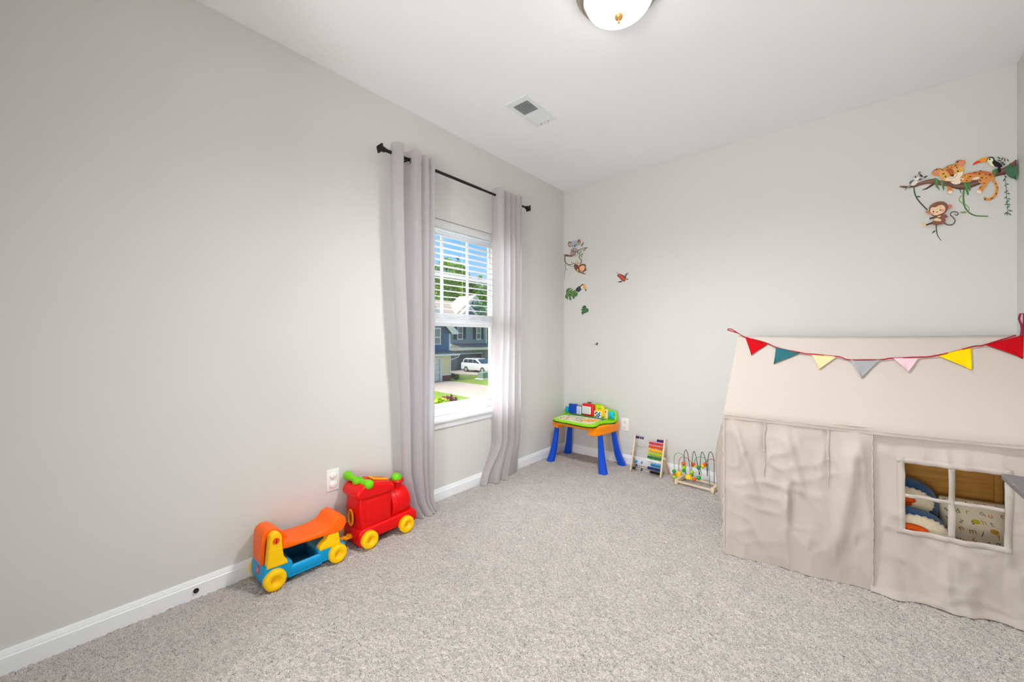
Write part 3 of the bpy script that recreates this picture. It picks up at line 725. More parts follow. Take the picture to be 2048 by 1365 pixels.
# ================================================================== ABACUS
ab = thing('abacus', (.722, 2.993, 0), 'wooden standing abacus with ten rows of rainbow beads beside the activity table', 'abacus', rz=-.03)
lean = Matrix.Rotation(-math.radians(17.5), 4, 'X')
W_, H_ = .25, .285
for x in (0, W_-.012):
    b = MB(); b.rbox(x, x+.012, -.011, .011, 0, H_, .002, 2); b.build('side_rail', ab, PALEW, M=lean)
b = MB(); b.cyl((.01, 0, .052), (W_-.01, 0, .052), .0022, seg=8); b.build('dowel', ab, DARK, M=lean)
rows = [((74, 22, 110), [.016, .026, .036, .054, .07]+[.172, .1815, .191, .2005, .21][::1]),
        ((226, 60, 84), None), ((240, 84, 20), None), ((250, 198, 10), None), ((196, 214, 20), None), ((20, 138, 40), None),
        ((236, 240, 240), None), ((30, 140, 200), [.03, .042, .085]), ((10, 60, 130), [.046]), ((18, 20, 24), [.022, .036, .092])]
wirem = mat('steel_wire', (205, 205, 205), .4, .5)
bead_me = {}
for i, (c_, left) in enumerate(rows):
    z = .268-i*.0268
    b = MB(); b.cyl((.006, 0, z), (W_-.006, 0, z), .0011, seg=6); b.build('wire', ab, wirem, M=lean)
    left = left or []
    if i == 0: xs = left[:5]+[W_-.02-k*.0105 for k in range(5)]
    else: xs = left+[W_-.02-k*.0112 for k in range(10-len(left))]
    mt = mat('bead_%d' % i, c_, .3, .5)
    proto = None
    for x in xs:
        if proto is None:
            b = MB(); b.sphere((0, 0, 0), .0114, (.5, 1, 1), 14); proto = b.build('bead', ab, mt); o = proto
        else:
            o = proto.copy(); COL.objects.link(o); o.parent = ab
        o.location = lean @ Vector((x, 0, z)); o.rotation_euler = (-math.radians(17.5), 0, 0)
for x in (-.006, W_+.006):
    j_ = lean @ Vector((x, 0, .14)); s_ = -1 if x < 0 else 1
    b = MB(); d_ = Vector((x+s_*.004, .125, 0))-j_
    Ml = Matrix.Translation(j_) @ d_.to_track_quat('Z', 'Y').to_matrix().to_4x4()
    b.rbox(-.006, .006, -.011, .011, -.01, d_.length-.003, .002, 2, Ml); lg = b.build('support_leg', ab, mat('birch_shade', (206, 178, 140), .5, .3, var=.1, vscale=30))
    b = MB(); b.cyl(j_-Vector((s_*.012, 0, 0)), j_+Vector((s_*.012, 0, 0)), .008, seg=16); b.build('pivot', lg, PALEW)
b = MB(); b.cyl((-.006, .108, .022), (W_+.006, .108, .022), .0035, seg=8); b.build('cross_bar', ab, PALEW)

# ================================================================== BEAD MAZE
bz = thing('bead_maze', (1.082, 2.935, 0), 'bead maze with bent wires and a pale wooden frame base, between abacus and tent', 'toy', rz=-.075)
I = inv(bz)
for x in (0, .245):
    b = MB(); b.rbox(x, x+.022, 0, .15, 0, .034, .003, 2); b.build('end_block', bz, PALEW)
for y in (.012, .138):
    b = MB(); b.rbox(.018, .25, y-.006, y+.006, .012, .024, .003, 2); b.build('long_rail', bz, PALEW)
c6 = lambda X, Y, y: P(1240+X/8.532, 850+Y/8.532, 'y', y)
def wire(pts, y0, y1, mt, r_=.0022):
    n = len(pts)-1
    q = [c6(X, Y, lerp(y0, y1, k/n)) for k, (X, Y) in enumerate(pts)]
    q[0].z = max(q[0].z, .02); q[-1].z = max(q[-1].z, .02)
    b = MB(); b.tube(spline(q, 7), r_, 7); return b.build('wire', bz, mt, M=I)
wire([(1120, 850), (1098, 700), (1092, 560), (1105, 460), (1128, 430), (1155, 500), (1178, 640), (1200, 790), (1213, 862), (1222, 790), (1232, 620), (1245, 500), (1266, 455), (1290, 520), (1320, 660), (1345, 800), (1356, 858), (1365, 780), (1370, 640), (1382, 510), (1405, 465), (1435, 520), (1465, 640), (1485, 780), (1492, 880), (1494, 780), (1498, 620), (1515, 505), (1545, 462), (1580, 510), (1605, 620), (1608, 820), (1608, 1010)], 3.0, 3.01, mat('wire_charcoal', (46, 52, 56), .4, .5))
wire([(925, 940), (925, 760), (925, 560), (950, 500), (1010, 485), (1070, 520), (1105, 580), (1118, 700), (1125, 820), (1160, 870), (1210, 915), (1262, 930), (1340, 915), (1385, 860), (1370, 760), (1290, 690), (1275, 620), (1310, 565), (1385, 552), (1450, 580), (1495, 640), (1515, 760), (1528, 920), (1535, 1070)], 2.95, 2.93, mat('wire_green', (60, 150, 90), .4, .5), .002)
wire([(1005, 850), (1003, 700), (1010, 610), (1045, 560), (1110, 555), (1165, 590), (1210, 640), (1260, 690), (1330, 735), (1400, 705), (1450, 660), (1490, 620), (1540, 592), (1610, 605), (1655, 645), (1670, 700), (1668, 850), (1665, 960)], 3.04, 3.04, mat('wire_red', (170, 60, 80), .4, .5), .002)
BG = mat('bead_green', (30, 160, 60), .35, .5); BO = mat('bead_orange', (240, 92, 20), .35, .5); BY = mat('bead_yellow', (252, 208, 10), .35, .5); BL = mat('bead_lime', (170, 210, 30), .35, .5)
for (X, Y, y, mt, kind, r_) in ((922, 795, 2.95, BG, 's', .014), (928, 845, 2.95, BO, 'd', .013), (928, 890, 2.95, BL, 's', .013), (1005, 830, 3.04, BY, 'c', .017), (985, 872, 3.03, BY, 'd', .015), (1083, 663, 3.0, BO, 's', .014), (1085, 722, 3.0, BL, 'c', .013), (1093, 782, 3.0, BG, 's', .014),
                                (1225, 812, 3.0, BL, 's', .014), (1222, 858, 3.0, BG, 's', .013), (1172, 890, 2.94, BY, 'c', .017), (1205, 915, 2.94, BY, 'd', .014), (1268, 932, 2.94, BO, 's', .014), (1345, 910, 2.94, BG, 's', .015), (1248, 682, 3.04, BO, 's', .015), (1290, 705, 3.04, BY, 'd', .012), (1340, 738, 3.04, BG, 's', .014), (1412, 708, 3.04, BY, 's', .015), (1455, 678, 3.04, BO, 's', .014)):
    q = c6(X, Y, y); b = MB()
    if kind == 's': b.sphere(q, r_, seg=16)
    elif kind == 'd': b.sphere(q, r_, (1, 1, .55), 16)
    else: b.rbox(q.x-r_, q.x+r_, q.y-r_, q.y+r_, q.z-r_*.8, q.z+r_*.8, .003, 2)
    b.build('bead', bz, mt, M=I)

# ================================================================== TENT
TH = math.atan2(.1487, .9889)
tent = thing('play_tent', (1.574, 2.158, 0), 'cream canvas childrens playhouse tent with a closed door flap and a four-pane window', 'tent', rz=TH)
TL, TD, EZ, RT_, RZ_ = 1.09, .66, .69, .33, 1.07
def wr(s_, z, seed=0, a=1):
    q = noise.noise(Vector((s_*3+seed, z*3, 7)))
    r1 = (1-min(1, abs(noise.noise(Vector((s_*11+z*2.5+seed, z*3.2-s_*1.5, seed)))*2)))**3
    r2 = (1-min(1, abs(noise.noise(Vector((s_*7-z*5+seed*3, z*9+s_*4, seed+5)))*2)))**4
    return a*(.012*noise.noise(Vector((s_*7+seed, z*2, seed)))+.0035*noise.noise(Vector((s_*24+seed+q*3, z*6, seed*2)))+.006*r1+.0045*r2*(.5+q))
# roof
b = MB(); prof = [(-.013, .664), (-.0145, .682), (-.012, .697), (-.002, .709), (.012, .722)]
prof += [(lerp(.012, RT_, k/22), lerp(.722, RZ_, k/22)-.006*math.sin(math.pi*k/22)) for k in range(1, 23)]
full = prof+[(TD-p_[0], p_[1]) for p_ in prof[::-1][1:]]
NU = 60
def fr(i, j):
    t_, z = full[j]; k = i/NU
    ins = .05*max(0, (z-.70)/(RZ_-.70)) if z > .7 else 0
    s_ = lerp(ins-.004, TL+.004-ins*.3, k)
    sag = -.006*math.sin(math.pi*k)*(1 if z > .72 else .5)+(-.010*sm(k*1.2) if z < .7 else 0)
    wv = wr(s_, z*1.0, 4, .28)+.0022*noise.noise(Vector((s_*3, z*18, 9)))
    return Vector((s_, t_-wv if t_ < RT_ else t_+wv, z+sag))
b.grid(fr, NU, len(full)-1); b.build('roof', tent, CANVAS, angle=180, norm=False)
b = MB(); b.tube([(lerp(.0, TL, k/20), -.0155, .679-.004*math.sin(math.pi*k/20)-.010*sm(k/20*1.2)) for k in range(21)], .0016, 6); b.build('eave_seam', tent, CANVAS)
# window panel
ss = sorted(set([.535, 1.09]+[.642, .762, .781, .908]+[lerp(.535, 1.09, k/46) for k in range(47)]))
zz_ = sorted(set([0.003, .672]+[.285, .414, .428, .55]+[lerp(.003, .672, k/56) for k in range(57)]))
def hole(s0, s1, z0, z1):
    c_, d_ = (s0+s1)/2, (z0+z1)/2
    return (.642 < c_ < .908 and .285 < d_ < .55) and not (.762 < c_ < .781) and not (.414 < d_ < .428)
def ffront(s_, z):
    k = (s_-.535)/.555
    edge = min(1, abs(s_-.535)/.03)
    dv = wr(s_, z, 11, 1.6)
    # gathers under and above the window, floor drape
    low = max(0, (.27-z)/.27)
    dv += .010*low*math.sin(s_*34+2*z*8)*edge*(.4+.6*low)+.018*low*low
    up = max(0, (z-.56)/.11); dv += .003*up*math.sin(s_*120)*edge
    dv += .022*math.sin(math.pi*min(1, max(0, k)))*math.sin(math.pi*z/.67)
    dv *= 1-.85*sm((z-.56)/.09)
    if z < .02: dv += .01
    return Vector((s_, -dv+.004, z))
b = MB()
b.grid(lambda i, j: ffront(ss[i], zz_[j]), len(ss)-1, len(zz_)-1, keep=lambda i, j: not hole(ss[i], ss[i+1], zz_[j], zz_[j+1]))
b.build('front_wall', tent, CANVAS, angle=180, norm=False)
# window binding
def strip(b, s0, s1, z0, z1, off=.0016, n=30, ruf=0):
    hor = (s1-s0) > (z1-z0)
    def fn(i, j):
        s_ = lerp(s0, s1, i/n) if hor else lerp(s0, s1, j/2); z = lerp(z0, z1, j/2) if hor else lerp(z0, z1, i/n)
        p_ = ffront(s_, z); p_.y -= off+ruf*noise.noise(Vector((s_*120, z*120, 1)))
        return p_
    b.grid(fn, n, 2)
b = MB()
strip(b, .619, .930, .55, .571, ruf=.003); strip(b, .619, .930, .262, .285, ruf=.003)
strip(b, .619, .642, .262, .571, ruf=.001); strip(b, .908, .930, .262, .571, ruf=.001)
b.build('window_border', tent, CANVAS, angle=180, solid=.0008, norm=False)
b = MB(); strip(b, .762, .781, .285, .55); strip(b, .642, .908, .414, .428)
b.build('window_bars', tent, CANVAS, angle=180, solid=.0008, norm=False)
# door flap
def fdoor(s_, z):
    k = s_/.545
    dv = wr(s_, z, 21, 1.3)
    # drawn folds radiating from the upper corners and a pinched pleat in the middle
    dv += .022*math.exp(-((s_-(.03+.19*(1-z/.68)))/.018)**2)*sm((z-.15)/.3)
    dv += .020*math.exp(-((s_-(.50-.10*(1-z/.68)))/.03)**2)*sm((z-.05)/.2)
    dv += .022*math.exp(-((s_-.245)/.014)**2)*math.exp(-((z-.30)/.10)**2)-.014*math.exp(-((s_-.275)/.012)**2)*math.exp(-((z-.30)/.09)**2)
    dv += .014*math.exp(-((s_-(.30-(z-.4)*.25))/.016)**2)*sm((z-.33)/.1)
    dv += .007*math.sin(s_*30)*sm((z-.2)/.3)*.5
    dv += .004*math.sin(z*90+s_*20)*math.exp(-((z-.375)/.03)**2)*math.exp(-((s_-.26)/.12)**2)
    dv += .02*math.sin(math.pi*min(1, k))*math.sin(math.pi*min(1, z/.67))
    dv *= 1-.85*sm((z-.56)/.1)
    for tx in (.162, .396): dv += -.006*math.exp(-((s_-tx)/.012)**2)*sm((z-.42)/.1)
    return Vector((s_, -.010-dv, z))
b = MB(); b.grid(lambda i, j: fdoor(lerp(-.002, .545, i/90), lerp(-.0, .684, j/70)), 90, 70)
b.build('door_flap', tent, CANVAS, angle=180, norm=False)
b = MB()
for s0 in (.0, .543):
    b.tube([fdoor(s0, lerp(0.004, .68, k/50))+Vector((.0015*math.sin(k*1.9), -.002, 0)) for k in range(51)], .0026, 6)
b.tube([fdoor(lerp(0, .545, k/30), .682)+Vector((0, -.002, 0)) for k in range(31)], .002, 6)
b.build('door_piping', tent, CANVAS)
for tx in (.162, .396):
    b = MB(); random.seed(int(tx*1000))
    pts = [fdoor(tx+random.uniform(-.004, .004), z)+Vector((0, -.006, 0)) for z in (.672, .64, .61, .57, .53, .50, .47, .44, .416)]
    b.tube(spline(pts, 5), .0028, 6)
    b.tube(spline([p_+Vector((.004, -.001, 0)) for p_ in pts[:6]], 5), .0022, 6)
    b.sphere(pts[4]+Vector((0, -.003, 0)), .005, seg=10); b.build('door_tie', tent, CANVAS)
# side walls, back wall
def fside(t_, z, x0, sgn):
    top_ = EZ if True else 0
    d_ = .062*math.sin(math.pi*min(1, max(0, t_/TD)))*math.sin(math.pi*min(1, z/.7))
    d_ += .006*math.sin(t_*60+z*9)*(1-z/1.1)
    ins = .05*max(0, (z-.7)/(RZ_-.7))
    return Vector((x0+sgn*(d_ if z < .7 else 0)-sgn*ins, t_, z))
for nm, x0, sgn in (('side_wall', .0, -1), ('side_wall', TL, 1)):
    b = MB()
    def fs(i, j):
        t_ = lerp(0, TD, i/36)
        zt = .70+(RZ_-.71)*(1-abs(t_-RT_)/RT_)
        return fside(t_, zt*j/44+.003, x0, sgn if sgn < 0 else .25)
    b.grid(fs, 36, 44); b.build(nm, tent, CANVAS, angle=180, norm=False)
b = MB(); b.grid(lambda i, j: Vector((lerp(0, TL, i/40), TD+wr(i/40, j/20, 31, 1.2), lerp(.003, .68, j/20))), 40, 20); b.build('back_wall', tent, CANVAS, angle=180, norm=False)
b = MB(); 
b.tube([(-.003+.0025*math.sin(k*1.3), -.004, .004+.68*k/50) for k in range(51)], .0075, 8, rad=[.0075+.0016*math.sin(k*2.1) for k in range(51)])
b.build('corner_sleeve', tent, CANVAS)
# poles
pm = mat('tent_pole', (214, 200, 176), .5, .3)
for (s_, t_) in ((.012, .012), (TL-.012, .012), (.012, TD-.012), (TL-.012, TD-.012)):
    b = MB(); b.cyl((s_, t_, 0), (s_, t_, .695), .0075, seg=12); b.build('pole', tent, pm)
b = MB(); b.cyl((.05, RT_, RZ_-.03), (TL-.02, RT_, RZ_-.03), .0075, seg=12); b.build('ridge_pole', tent, pm)
for t_ in (.012, TD-.012):
    b = MB(); b.cyl((.012, t_, .69), (TL-.012, t_, .69), .0075, seg=12); b.build('eave_pole', tent, pm)

TM = Matrix.Translation(tent.location) @ rotz(TH)
# bunting
bun = thing('bunting', TM @ Vector((.045, .32, 1.08)), 'string of coloured felt pennants on red ribbon draped across the tent roof', 'bunting', rz=TH)
BI = inv(bun) @ TM
nrm = Vector((0, -.755, .656))
ribbon = mat('crimson_ribbon', (160, 14, 36), .6, .3); 
bp = {'a': (.08, .320, 1.058), 'b': (.185, .289, 1.023)}
path = [(.017, .335, 1.103), (.045, .335, 1.085), (.08, .320, 1.058), (.185, .289, 1.023), (.219, .273, 1.004), (.321, .25, .978), (.365, .245, .972), (.462, .237, .963), (.51, .225, .949), (.617, .228, .953), (.661, .235, .961), (.748, .24, .967), (.807, .248, .976), (.919, .281, 1.014), (.962, .29, 1.024), (1.06, .325, 1.065)]
path = [Vector(p_)+nrm*(.007 if i > 1 else 0) for i, p_ in enumerate(path)]
b = MB(); sp_ = spline(path, 6)
up_ = Vector((0, .656, .755))
def rib(b, pts, w_, up=up_, tk=nrm):
    def fn(i, j): return pts[i]+up*(w_*(j-.5))+tk*(.0012*math.sin(i*.9))
    b.grid(fn, len(pts)-1, 1)
rib(b, sp_, .0065)
lp = spline([path[0]+Vector((0, 0, 0)), path[0]+Vector((-.012, 0, .006)), path[0]+Vector((-.024, -.002, .001)), path[0]+Vector((-.016, -.004, -.004)), path[1]], 5)
rib(b, lp, .006, up=Vector((0, 0, 1)))
b.build('ribbon', bun, ribbon, M=BI, solid=.0012, norm=False)
b = MB()
lp = spline([Vector((1.075, .325, 1.066)), Vector((1.078, .325, 1.10)), Vector((1.07, .322, 1.135)), Vector((1.072, .32, 1.158)), Vector((1.082, .32, 1.155)), Vector((1.082, .322, 1.12)), Vector((1.08, .325, 1.07))], 6)
rib(b, lp, .007, up=Vector((.8, -.6, 0)), tk=Vector((0, -1, 0))); b.build('ribbon_loop', bun, mat('plum_ribbon', (140, 16, 60), .6, .3), M=BI, solid=.0012, norm=False)
for nm_, c_, A_, B_, C_ in (('red', (180, 8, 20), (.08, .320, 1.058), (.185, .289, 1.023), (.11, .238, .964)), ('teal', (44, 98, 104), (.219, .273, 1.004), (.321, .25, .978), (.208, .202, .923)),
                            ('cream', (230, 194, 146), (.365, .245, .972), (.462, .237, .963), (.39, .186, .904)), ('grey', (150, 150, 152), (.51, .225, .949), (.617, .228, .953), (.538, .159, .873)),
                            ('pale pink', (214, 180, 188), (.661, .235, .961), (.748, .24, .967), (.699, .185, .904)), ('yellow', (244, 196, 4), (.807, .248, .976), (.919, .281, 1.014), (.892, .201, .921)), ('red', (176, 6, 20), (.962, .29, 1.024), (1.082, .325, 1.066), (1.048, .244, .971))):
    A_, B_, C_ = Vector(A_), Vector(B_), Vector(C_)
    b = MB(); n_ = 10
    def fp(i, j):
        t = j/n_; L_ = A_.lerp(C_, t); R_ = B_.lerp(C_, t); q = L_.lerp(R_, i/n_)
        return q+nrm*(.006+.004*math.sin(i*.5+t*3)*t)
    b.grid(fp, n_, n_)
    o = b.build('pennant', bun, mat('felt_'+nm_.replace(' ', '_'), c_, .9, .1, bump=.1, bscale=300, bdist=.0006), M=BI, solid=.002, norm=False, angle=180); o['label'] = nm_+' felt pennant'

# inside the tent
bd = thing('wooden_panel', TM @ Vector((.8, .52, 0)), 'pine board with an upright post seen inside the tent window', 'wooden panel', rz=TH)
b = MB()
b.rbox(-.25, .285, -.008, .008, .03, .62, .003, 2)
b.build('board', bd, PINE)
b = MB(); b.rbox(.262, .287, -.022, .012, 0, .62, .003, 2); b.build('post', bd, PINE)
b = MB(); b.rbox(-.27, -.25, -.014, .014, 0, .62, .003, 2); b.build('post', bd, PINE)

blue_fur = mat('blue_plush', (20, 84, 140), .95, .1, var=.25, vscale=120, bump=.8, bscale=160, bdist=.006, sheen=.4)
cream_fur = mat('cream_plush', (240, 226, 196), .95, .1, var=.08, vscale=120, bump=.8, bscale=160, bdist=.005, sheen=.4)
beakm = mat('orange_felt', (240, 96, 24), .8, .2)
def penguin(loc, scale, tilt, label, fz, fs):
    r = thing('plush_penguin', TM @ Vector(loc), label, 'plush toy', rz=TH, group=None)
    k = scale; Rt = Matrix.Rotation(tilt, 4, 'Y')
    b = MB()
    def body(i, j):
        a = 2*math.pi*i/32; t = j/26; ph = math.pi*t
        rr = math.sin(ph)**.8*(.105+.012*math.cos(2*ph)); z = -.13*math.cos(ph)
        n_ = 1+.03*noise.noise(Vector((math.cos(a)*9, math.sin(a)*9, z*60)))
        return Vector((rr*math.cos(a)*n_, rr*math.sin(a)*.8*n_, z))*k
    b.grid(body, 32, 26); bm_ = b.bm; bmesh.ops.remove_doubles(bm_, verts=bm_.verts, dist=1e-5)
    bo = b.build('body', r, blue_fur, M=Rt, angle=180)
    b = MB()
    def face(i, j):
        u_ = -1+2*i/24; v_ = -1+2*j/18; rr = math.hypot(u_, v_)
        f_ = max(abs(u_), abs(v_))/rr if rr > 1e-6 else 1
        jag = 1+.05*math.sin(math.atan2(v_, u_)*23)*(max(abs(u_), abs(v_))**3)
        x, z = u_*f_*.085*jag*k*fs, v_*f_*.05*jag*k*fs
        y = -math.sqrt(max(0, 1-min(.96, (x/(.112*k))**2+((z+fz)/(.14*k))**2)))*.092*k-.006
        return Vector((x, y, z+fz))
    b.grid(face, 24, 18); b.build('face', bo, cream_fur, M=Rt, angle=180, solid=.006, norm=False)
    kb = k*fs; yb = -math.sqrt(max(.1, 1-(fz/(.14*k))**2))*.092*k-.006
    b = MB(); b.sphere((-.028*kb, yb-.012, fz+.006*kb), .034*kb, (1.3, .8, .5), 18); b.sphere((-.026*kb, yb-.008, fz-.014*kb), .028*kb, (1.2, .7, .4), 18); b.build('beak', bo, beakm, M=Rt)
    for sg in (-1, 1):
        b = MB(); b.sphere((sg*.11*k, -.01*k, -.03*k), .05*k, (.42, .6, 1.3), 16, rot=Matrix.Rotation(-sg*.5, 4, 'Y')); b.build('wing', bo, blue_fur, M=Rt)
    return r
penguin((.712, .38, .215), 1.38, .12, 'blue and white plush penguin seen through the tent window, upper of the two', .105, .72)
penguin((.702, .15, .172), 1.15, .1, 'blue and white plush penguin seen through the tent window, lower of the two', .092, .85)

# pillow with printed letters
pl = thing('pillow', TM @ Vector((.968, .30, .02)), 'cream pillow printed with coloured alphabet letters, leaning inside the tent', 'pillow', rz=TH)
PMt = Matrix.Translation((0, .045, .155)) @ Matrix.Rotation(-.5, 4, 'X')
PW, PH_ = .12, .165
def pil(u_, v_, sg):
    e_ = (1-abs(u_)**2.6)*(1-abs(v_)**2.6)
    th_ = .052*max(0, e_)**.55
    px_ = PW*u_*(1-.06*(1-abs(v_)**2)*0-.05*(v_*v_)*(abs(u_) > .5)); pz_ = PH_*v_
    return Vector((px_, sg*th_+.0015*noise.noise(Vector((u_*5, v_*5, 2))), pz_))
b = MB()
for sg in (-1, 1): b.grid(lambda i, j: pil(-1+2*i/24, -1+2*j/24, sg), 24, 24)
bmesh.ops.remove_doubles(b.bm, verts=b.bm.verts, dist=1e-4)
case = b.build('pillow_case', pl, mat('pillow_cotton', (238, 224, 196), .9, .1, bump=.1, bscale=40, bdist=.003), M=PMt, angle=180)
random.seed(5); dg = None
letters = "gqdrwnmjykvlzshtfpsdrquc"
cols = [(190, 60, 40), (120, 90, 60), (90, 90, 96), (190, 150, 50), (110, 130, 120), (200, 110, 50)]
b = MB(); k = 0
for row in range(8):
    for c_ in range(7):
        ch = letters[k % len(letters)]; k += 1
        cu = bpy.data.curves.new('glyph', 'FONT'); cu.body = ch; cu.size = .03; cu.align_x = 'CENTER'; cu.align_y = 'CENTER'
        cu.resolution_u = 2; cu.extrude = 0
        to = bpy.data.objects.new('glyph', cu); me = to.to_mesh()
        b.m(mat('ink_%d' % (k % 6), cols[k % 6], .8, .1))
        ang = random.uniform(-.5, .5); cx = -.1+c_*.033+random.uniform(-.006, .006); cz = -.14+row*.04+random.uniform(-.006, .006)
        vs = []
        for v in me.vertices:
            x = v.co.x*math.cos(ang)-v.co.y*math.sin(ang)+cx; z = v.co.x*math.sin(ang)+v.co.y*math.cos(ang)+cz
            q = pil(max(-1, min(1, x/PW)), max(-1, min(1, z/PH_)), -1); q.x = x; q.z = z; q.y -= .0012
            vs.append(b._v(q))
        for f in me.polygons: b.f([vs[i] for i in f.vertices], False)
        to.to_mesh_clear(); bpy.data.objects.remove(to); bpy.data.curves.remove(cu)
for (x, z, c_) in ((-.02, .06, (205, 180, 60)), (.05, -.1, (80, 60, 50)), (-.09, -.03, (120, 70, 40)), (.03, .03, (210, 160, 60)), (.0, -.05, (150, 160, 130))):
    b.m(mat('blob_%d' % c_[0], c_, .8, .1)); pts = []
    for a in [2*math.pi*q/10 for q in range(10)]:
        xx, zz = x+.014*math.cos(a), z+.01*math.sin(a); p_ = pil(xx/PW, zz/PH_, -1); pts.append(Vector((xx, p_.y-.0012, zz)))
    b.poly(pts)
b.build('letter_print', case, None, M=PMt, norm=False)

# ================================================================== GREY DESK (corner visible at the right edge)
dk = thing('desk', (2.515, 1.2, 0), 'grey desk with a rounded corner in front of the tent at the right edge', 'desk')
I = inv(dk)
def rrect(x0, x1, y0, y1, r_, n=6):
    o = []
    for cx, cy, a0 in ((x1-r_, y1-r_, 0), (x0+r_, y1-r_, 90), (x0+r_, y0+r_, 180), (x1-r_, y0+r_, 270)):
        for k in range(n+1): a = math.radians(a0+90*k/n); o.append((cx+r_*math.cos(a), cy+r_*math.sin(a)))
    return o
b = MB(); b.prism(rrect(2.364, 2.68, .75, 1.762, .016), 'z', .656, .67, .001, 1); b.build('desk_top', dk, DESKG, M=I, angle=30)
q = P(2027, 970, 'z', .67)
b = MB(); b.cyl((q.x, q.y, .67), (q.x, q.y, .6706), .0022, seg=10); b.build('screw', dk, mat('screw_light', (225, 225, 225), .3, .5, metal=.6), M=I)
for (x, y) in ((2.655, 1.72), (2.655, .8), (2.56, .8), (2.60, 1.735)):
    b = MB(); b.rbox(x-.014, x+.014, y-.014, y+.014, 0, .657, .003, 2); b.build('leg', dk, mat('white_desk_leg', (225, 225, 225), .4, .4), M=I)
for x, y0, y1 in ((2.655, .8, 1.72),):
    b = MB(); b.rbox(x-.01, x+.01, y0, y1, .6, .656, .003, 2); b.build('apron', dk, MATS['white_desk_leg'], M=I)
# ================================================================== WALL STICKERS (thin vinyl on the back wall)
FR = {'A': (1790, 300, 13.65), 'B': (1900, 300, 12.41), 'C': (1820, 380, 12.41), 'K': (1120, 470, 14.37), 'L': (1120, 560, 17.06), 'R': (1225, 535, 34.1), 'S': (1100, 460, 5.689)}
class Art:
    def __init__(s, root): s.root = root; s.I = inv(root); s.n = 0; s.b = None
    def start(s): s.b = MB(); return s
    def pt(s, fr, X, Y):
        u0, v0, k = FR[fr]; p_ = P(u0+X/k, v0+Y/k, 'y', RY)
        off = .0006+s.n*.00012
        if p_.x > RX-off: return Vector((RX-off, RY-off-(p_.x-RX+off), p_.z))      # the vinyl folds round the room corner
        return Vector((max(p_.x, .004), RY-off, p_.z))
    def fill(s, fr, c_, pts, smooth=True):
        s.b.m(mat('vinyl_%02x%02x%02x' % c_, c_, .6, .2)); s.n += 1
        q = [s.pt(fr, *p_) for p_ in pts]
        if smooth: q = spline(q, 5, True)
        s.b.poly(q); return s
    def ell(s, fr, c_, X, Y, rx, ry, a=0):
        pts = []
        for k in range(14):
            t = 2*math.pi*k/14; x, y = rx*math.cos(t), ry*math.sin(t)
            pts.append((X+x*math.cos(a)-y*math.sin(a), Y+x*math.sin(a)+y*math.cos(a)))
        return s.fill(fr, c_, pts, False)
    def line(s, fr, c_, pts, w0, w1=None, smooth=True):
        w1 = w0 if w1 is None else w1
        s.b.m(mat('vinyl_%02x%02x%02x' % c_, c_, .6, .2)); s.n += 1
        q = [Vector((x, y, 0)) for x, y in pts]
        if smooth and len(q) > 2: q = spline(q, 6)
        n = len(q)-1; L_, R_ = [], []
        for i, p_ in enumerate(q):
            d = (q[min(i+1, n)]-q[max(i-1, 0)]).normalized(); nn_ = Vector((-d.y, d.x, 0)); w_ = lerp(w0, w1, i/n)/2
            L_.append(s.b._v(s.pt(fr, *(p_+nn_*w_)[:2]))); R_.append(s.b._v(s.pt(fr, *(p_-nn_*w_)[:2])))
        for i in range(n): s.b.f([L_[i], L_[i+1], R_[i+1], R_[i]], False)
        return s
    def leaf(s, fr, c_, x0, y0, x1, y1, w_):
        d = Vector((x1-x0, y1-y0)); n_ = Vector((-d.y, d.x)).normalized()*w_
        return s.fill(fr, c_, [(x0, y0), (x0+d.x*.3+n_.x, y0+d.y*.3+n_.y), (x0+d.x*.65+n_.x*.8, y0+d.y*.65+n_.y*.8), (x1, y1), (x0+d.x*.65-n_.x*.8, y0+d.y*.65-n_.y*.8), (x0+d.x*.3-n_.x, y0+d.y*.3-n_.y)], False)
    def end(s, name): return s.b.build(name, s.root, None, M=s.I, norm=False)
BRN, BRN2, BRND = (120, 84, 74), (150, 108, 90), (84, 58, 52)
GR, GRD, GRL = (78, 128, 74), (62, 86, 62), (130, 172, 92)
OR1, OR2, TAN, SPOT = (226, 150, 76), (206, 118, 70), (232, 176, 96), (84, 50, 34)
CRM, PINK = (244, 226, 200), (222, 142, 138)

def sticker(name, X, Z, label, cat='wall sticker', group=None):
    return thing(name, (X, RY, Z), label, cat, group=group)
# --- large sticker: leopard cub, toucan and monkey on a branch
st_ = sticker('jungle_sticker', 2.47, 1.82, 'large wall sticker of leopard cub, toucan and monkey on a branch above the tent')
a = Art(st_)
a.start()
a.line('A', GRD, [(515, 1000), (525, 1110), (560, 1240), (600, 1340)], 34); a.line('C', (70, 88, 62), [(100, 0), (140, 150), (230, 290), (340, 410), (430, 500)], 36)
a.line('C', (70, 88, 62), [(650, 850), (655, 990), (680, 1120), (725, 1200), (775, 1262)], 34, 14)
a.leaf('C', GRD, 160, 160, 275, 180, 20); a.leaf('C', GRD, 635, 1005, 540, 1085, 18)
a.line('B', (96, 140, 66), [(345, 980), (330, 1150), (345, 1365)], 46); a.line('S', (0, 0, 0), [(0, 0), (0, .1)], .01) if False else None
a.line('B', (88, 124, 66), [(330, 1250), (350, 1365), (400, 1480), (520, 1590), (680, 1640), (950, 1650)], 44, 26)
a.line('B', (110, 150, 76), [(290, 1130), (225, 1230), (270, 1300), (380, 1360), (470, 1440), (460, 1520)], 18)
a.leaf('B', (122, 160, 88), 430, 1545, 230, 1560, 24)
a.line('B', (76, 96, 74), [(1355, 600), (1370, 760), (1395, 950), (1400, 1120), (1425, 1365), (1430, 1500), (1435, 1580)], 14)
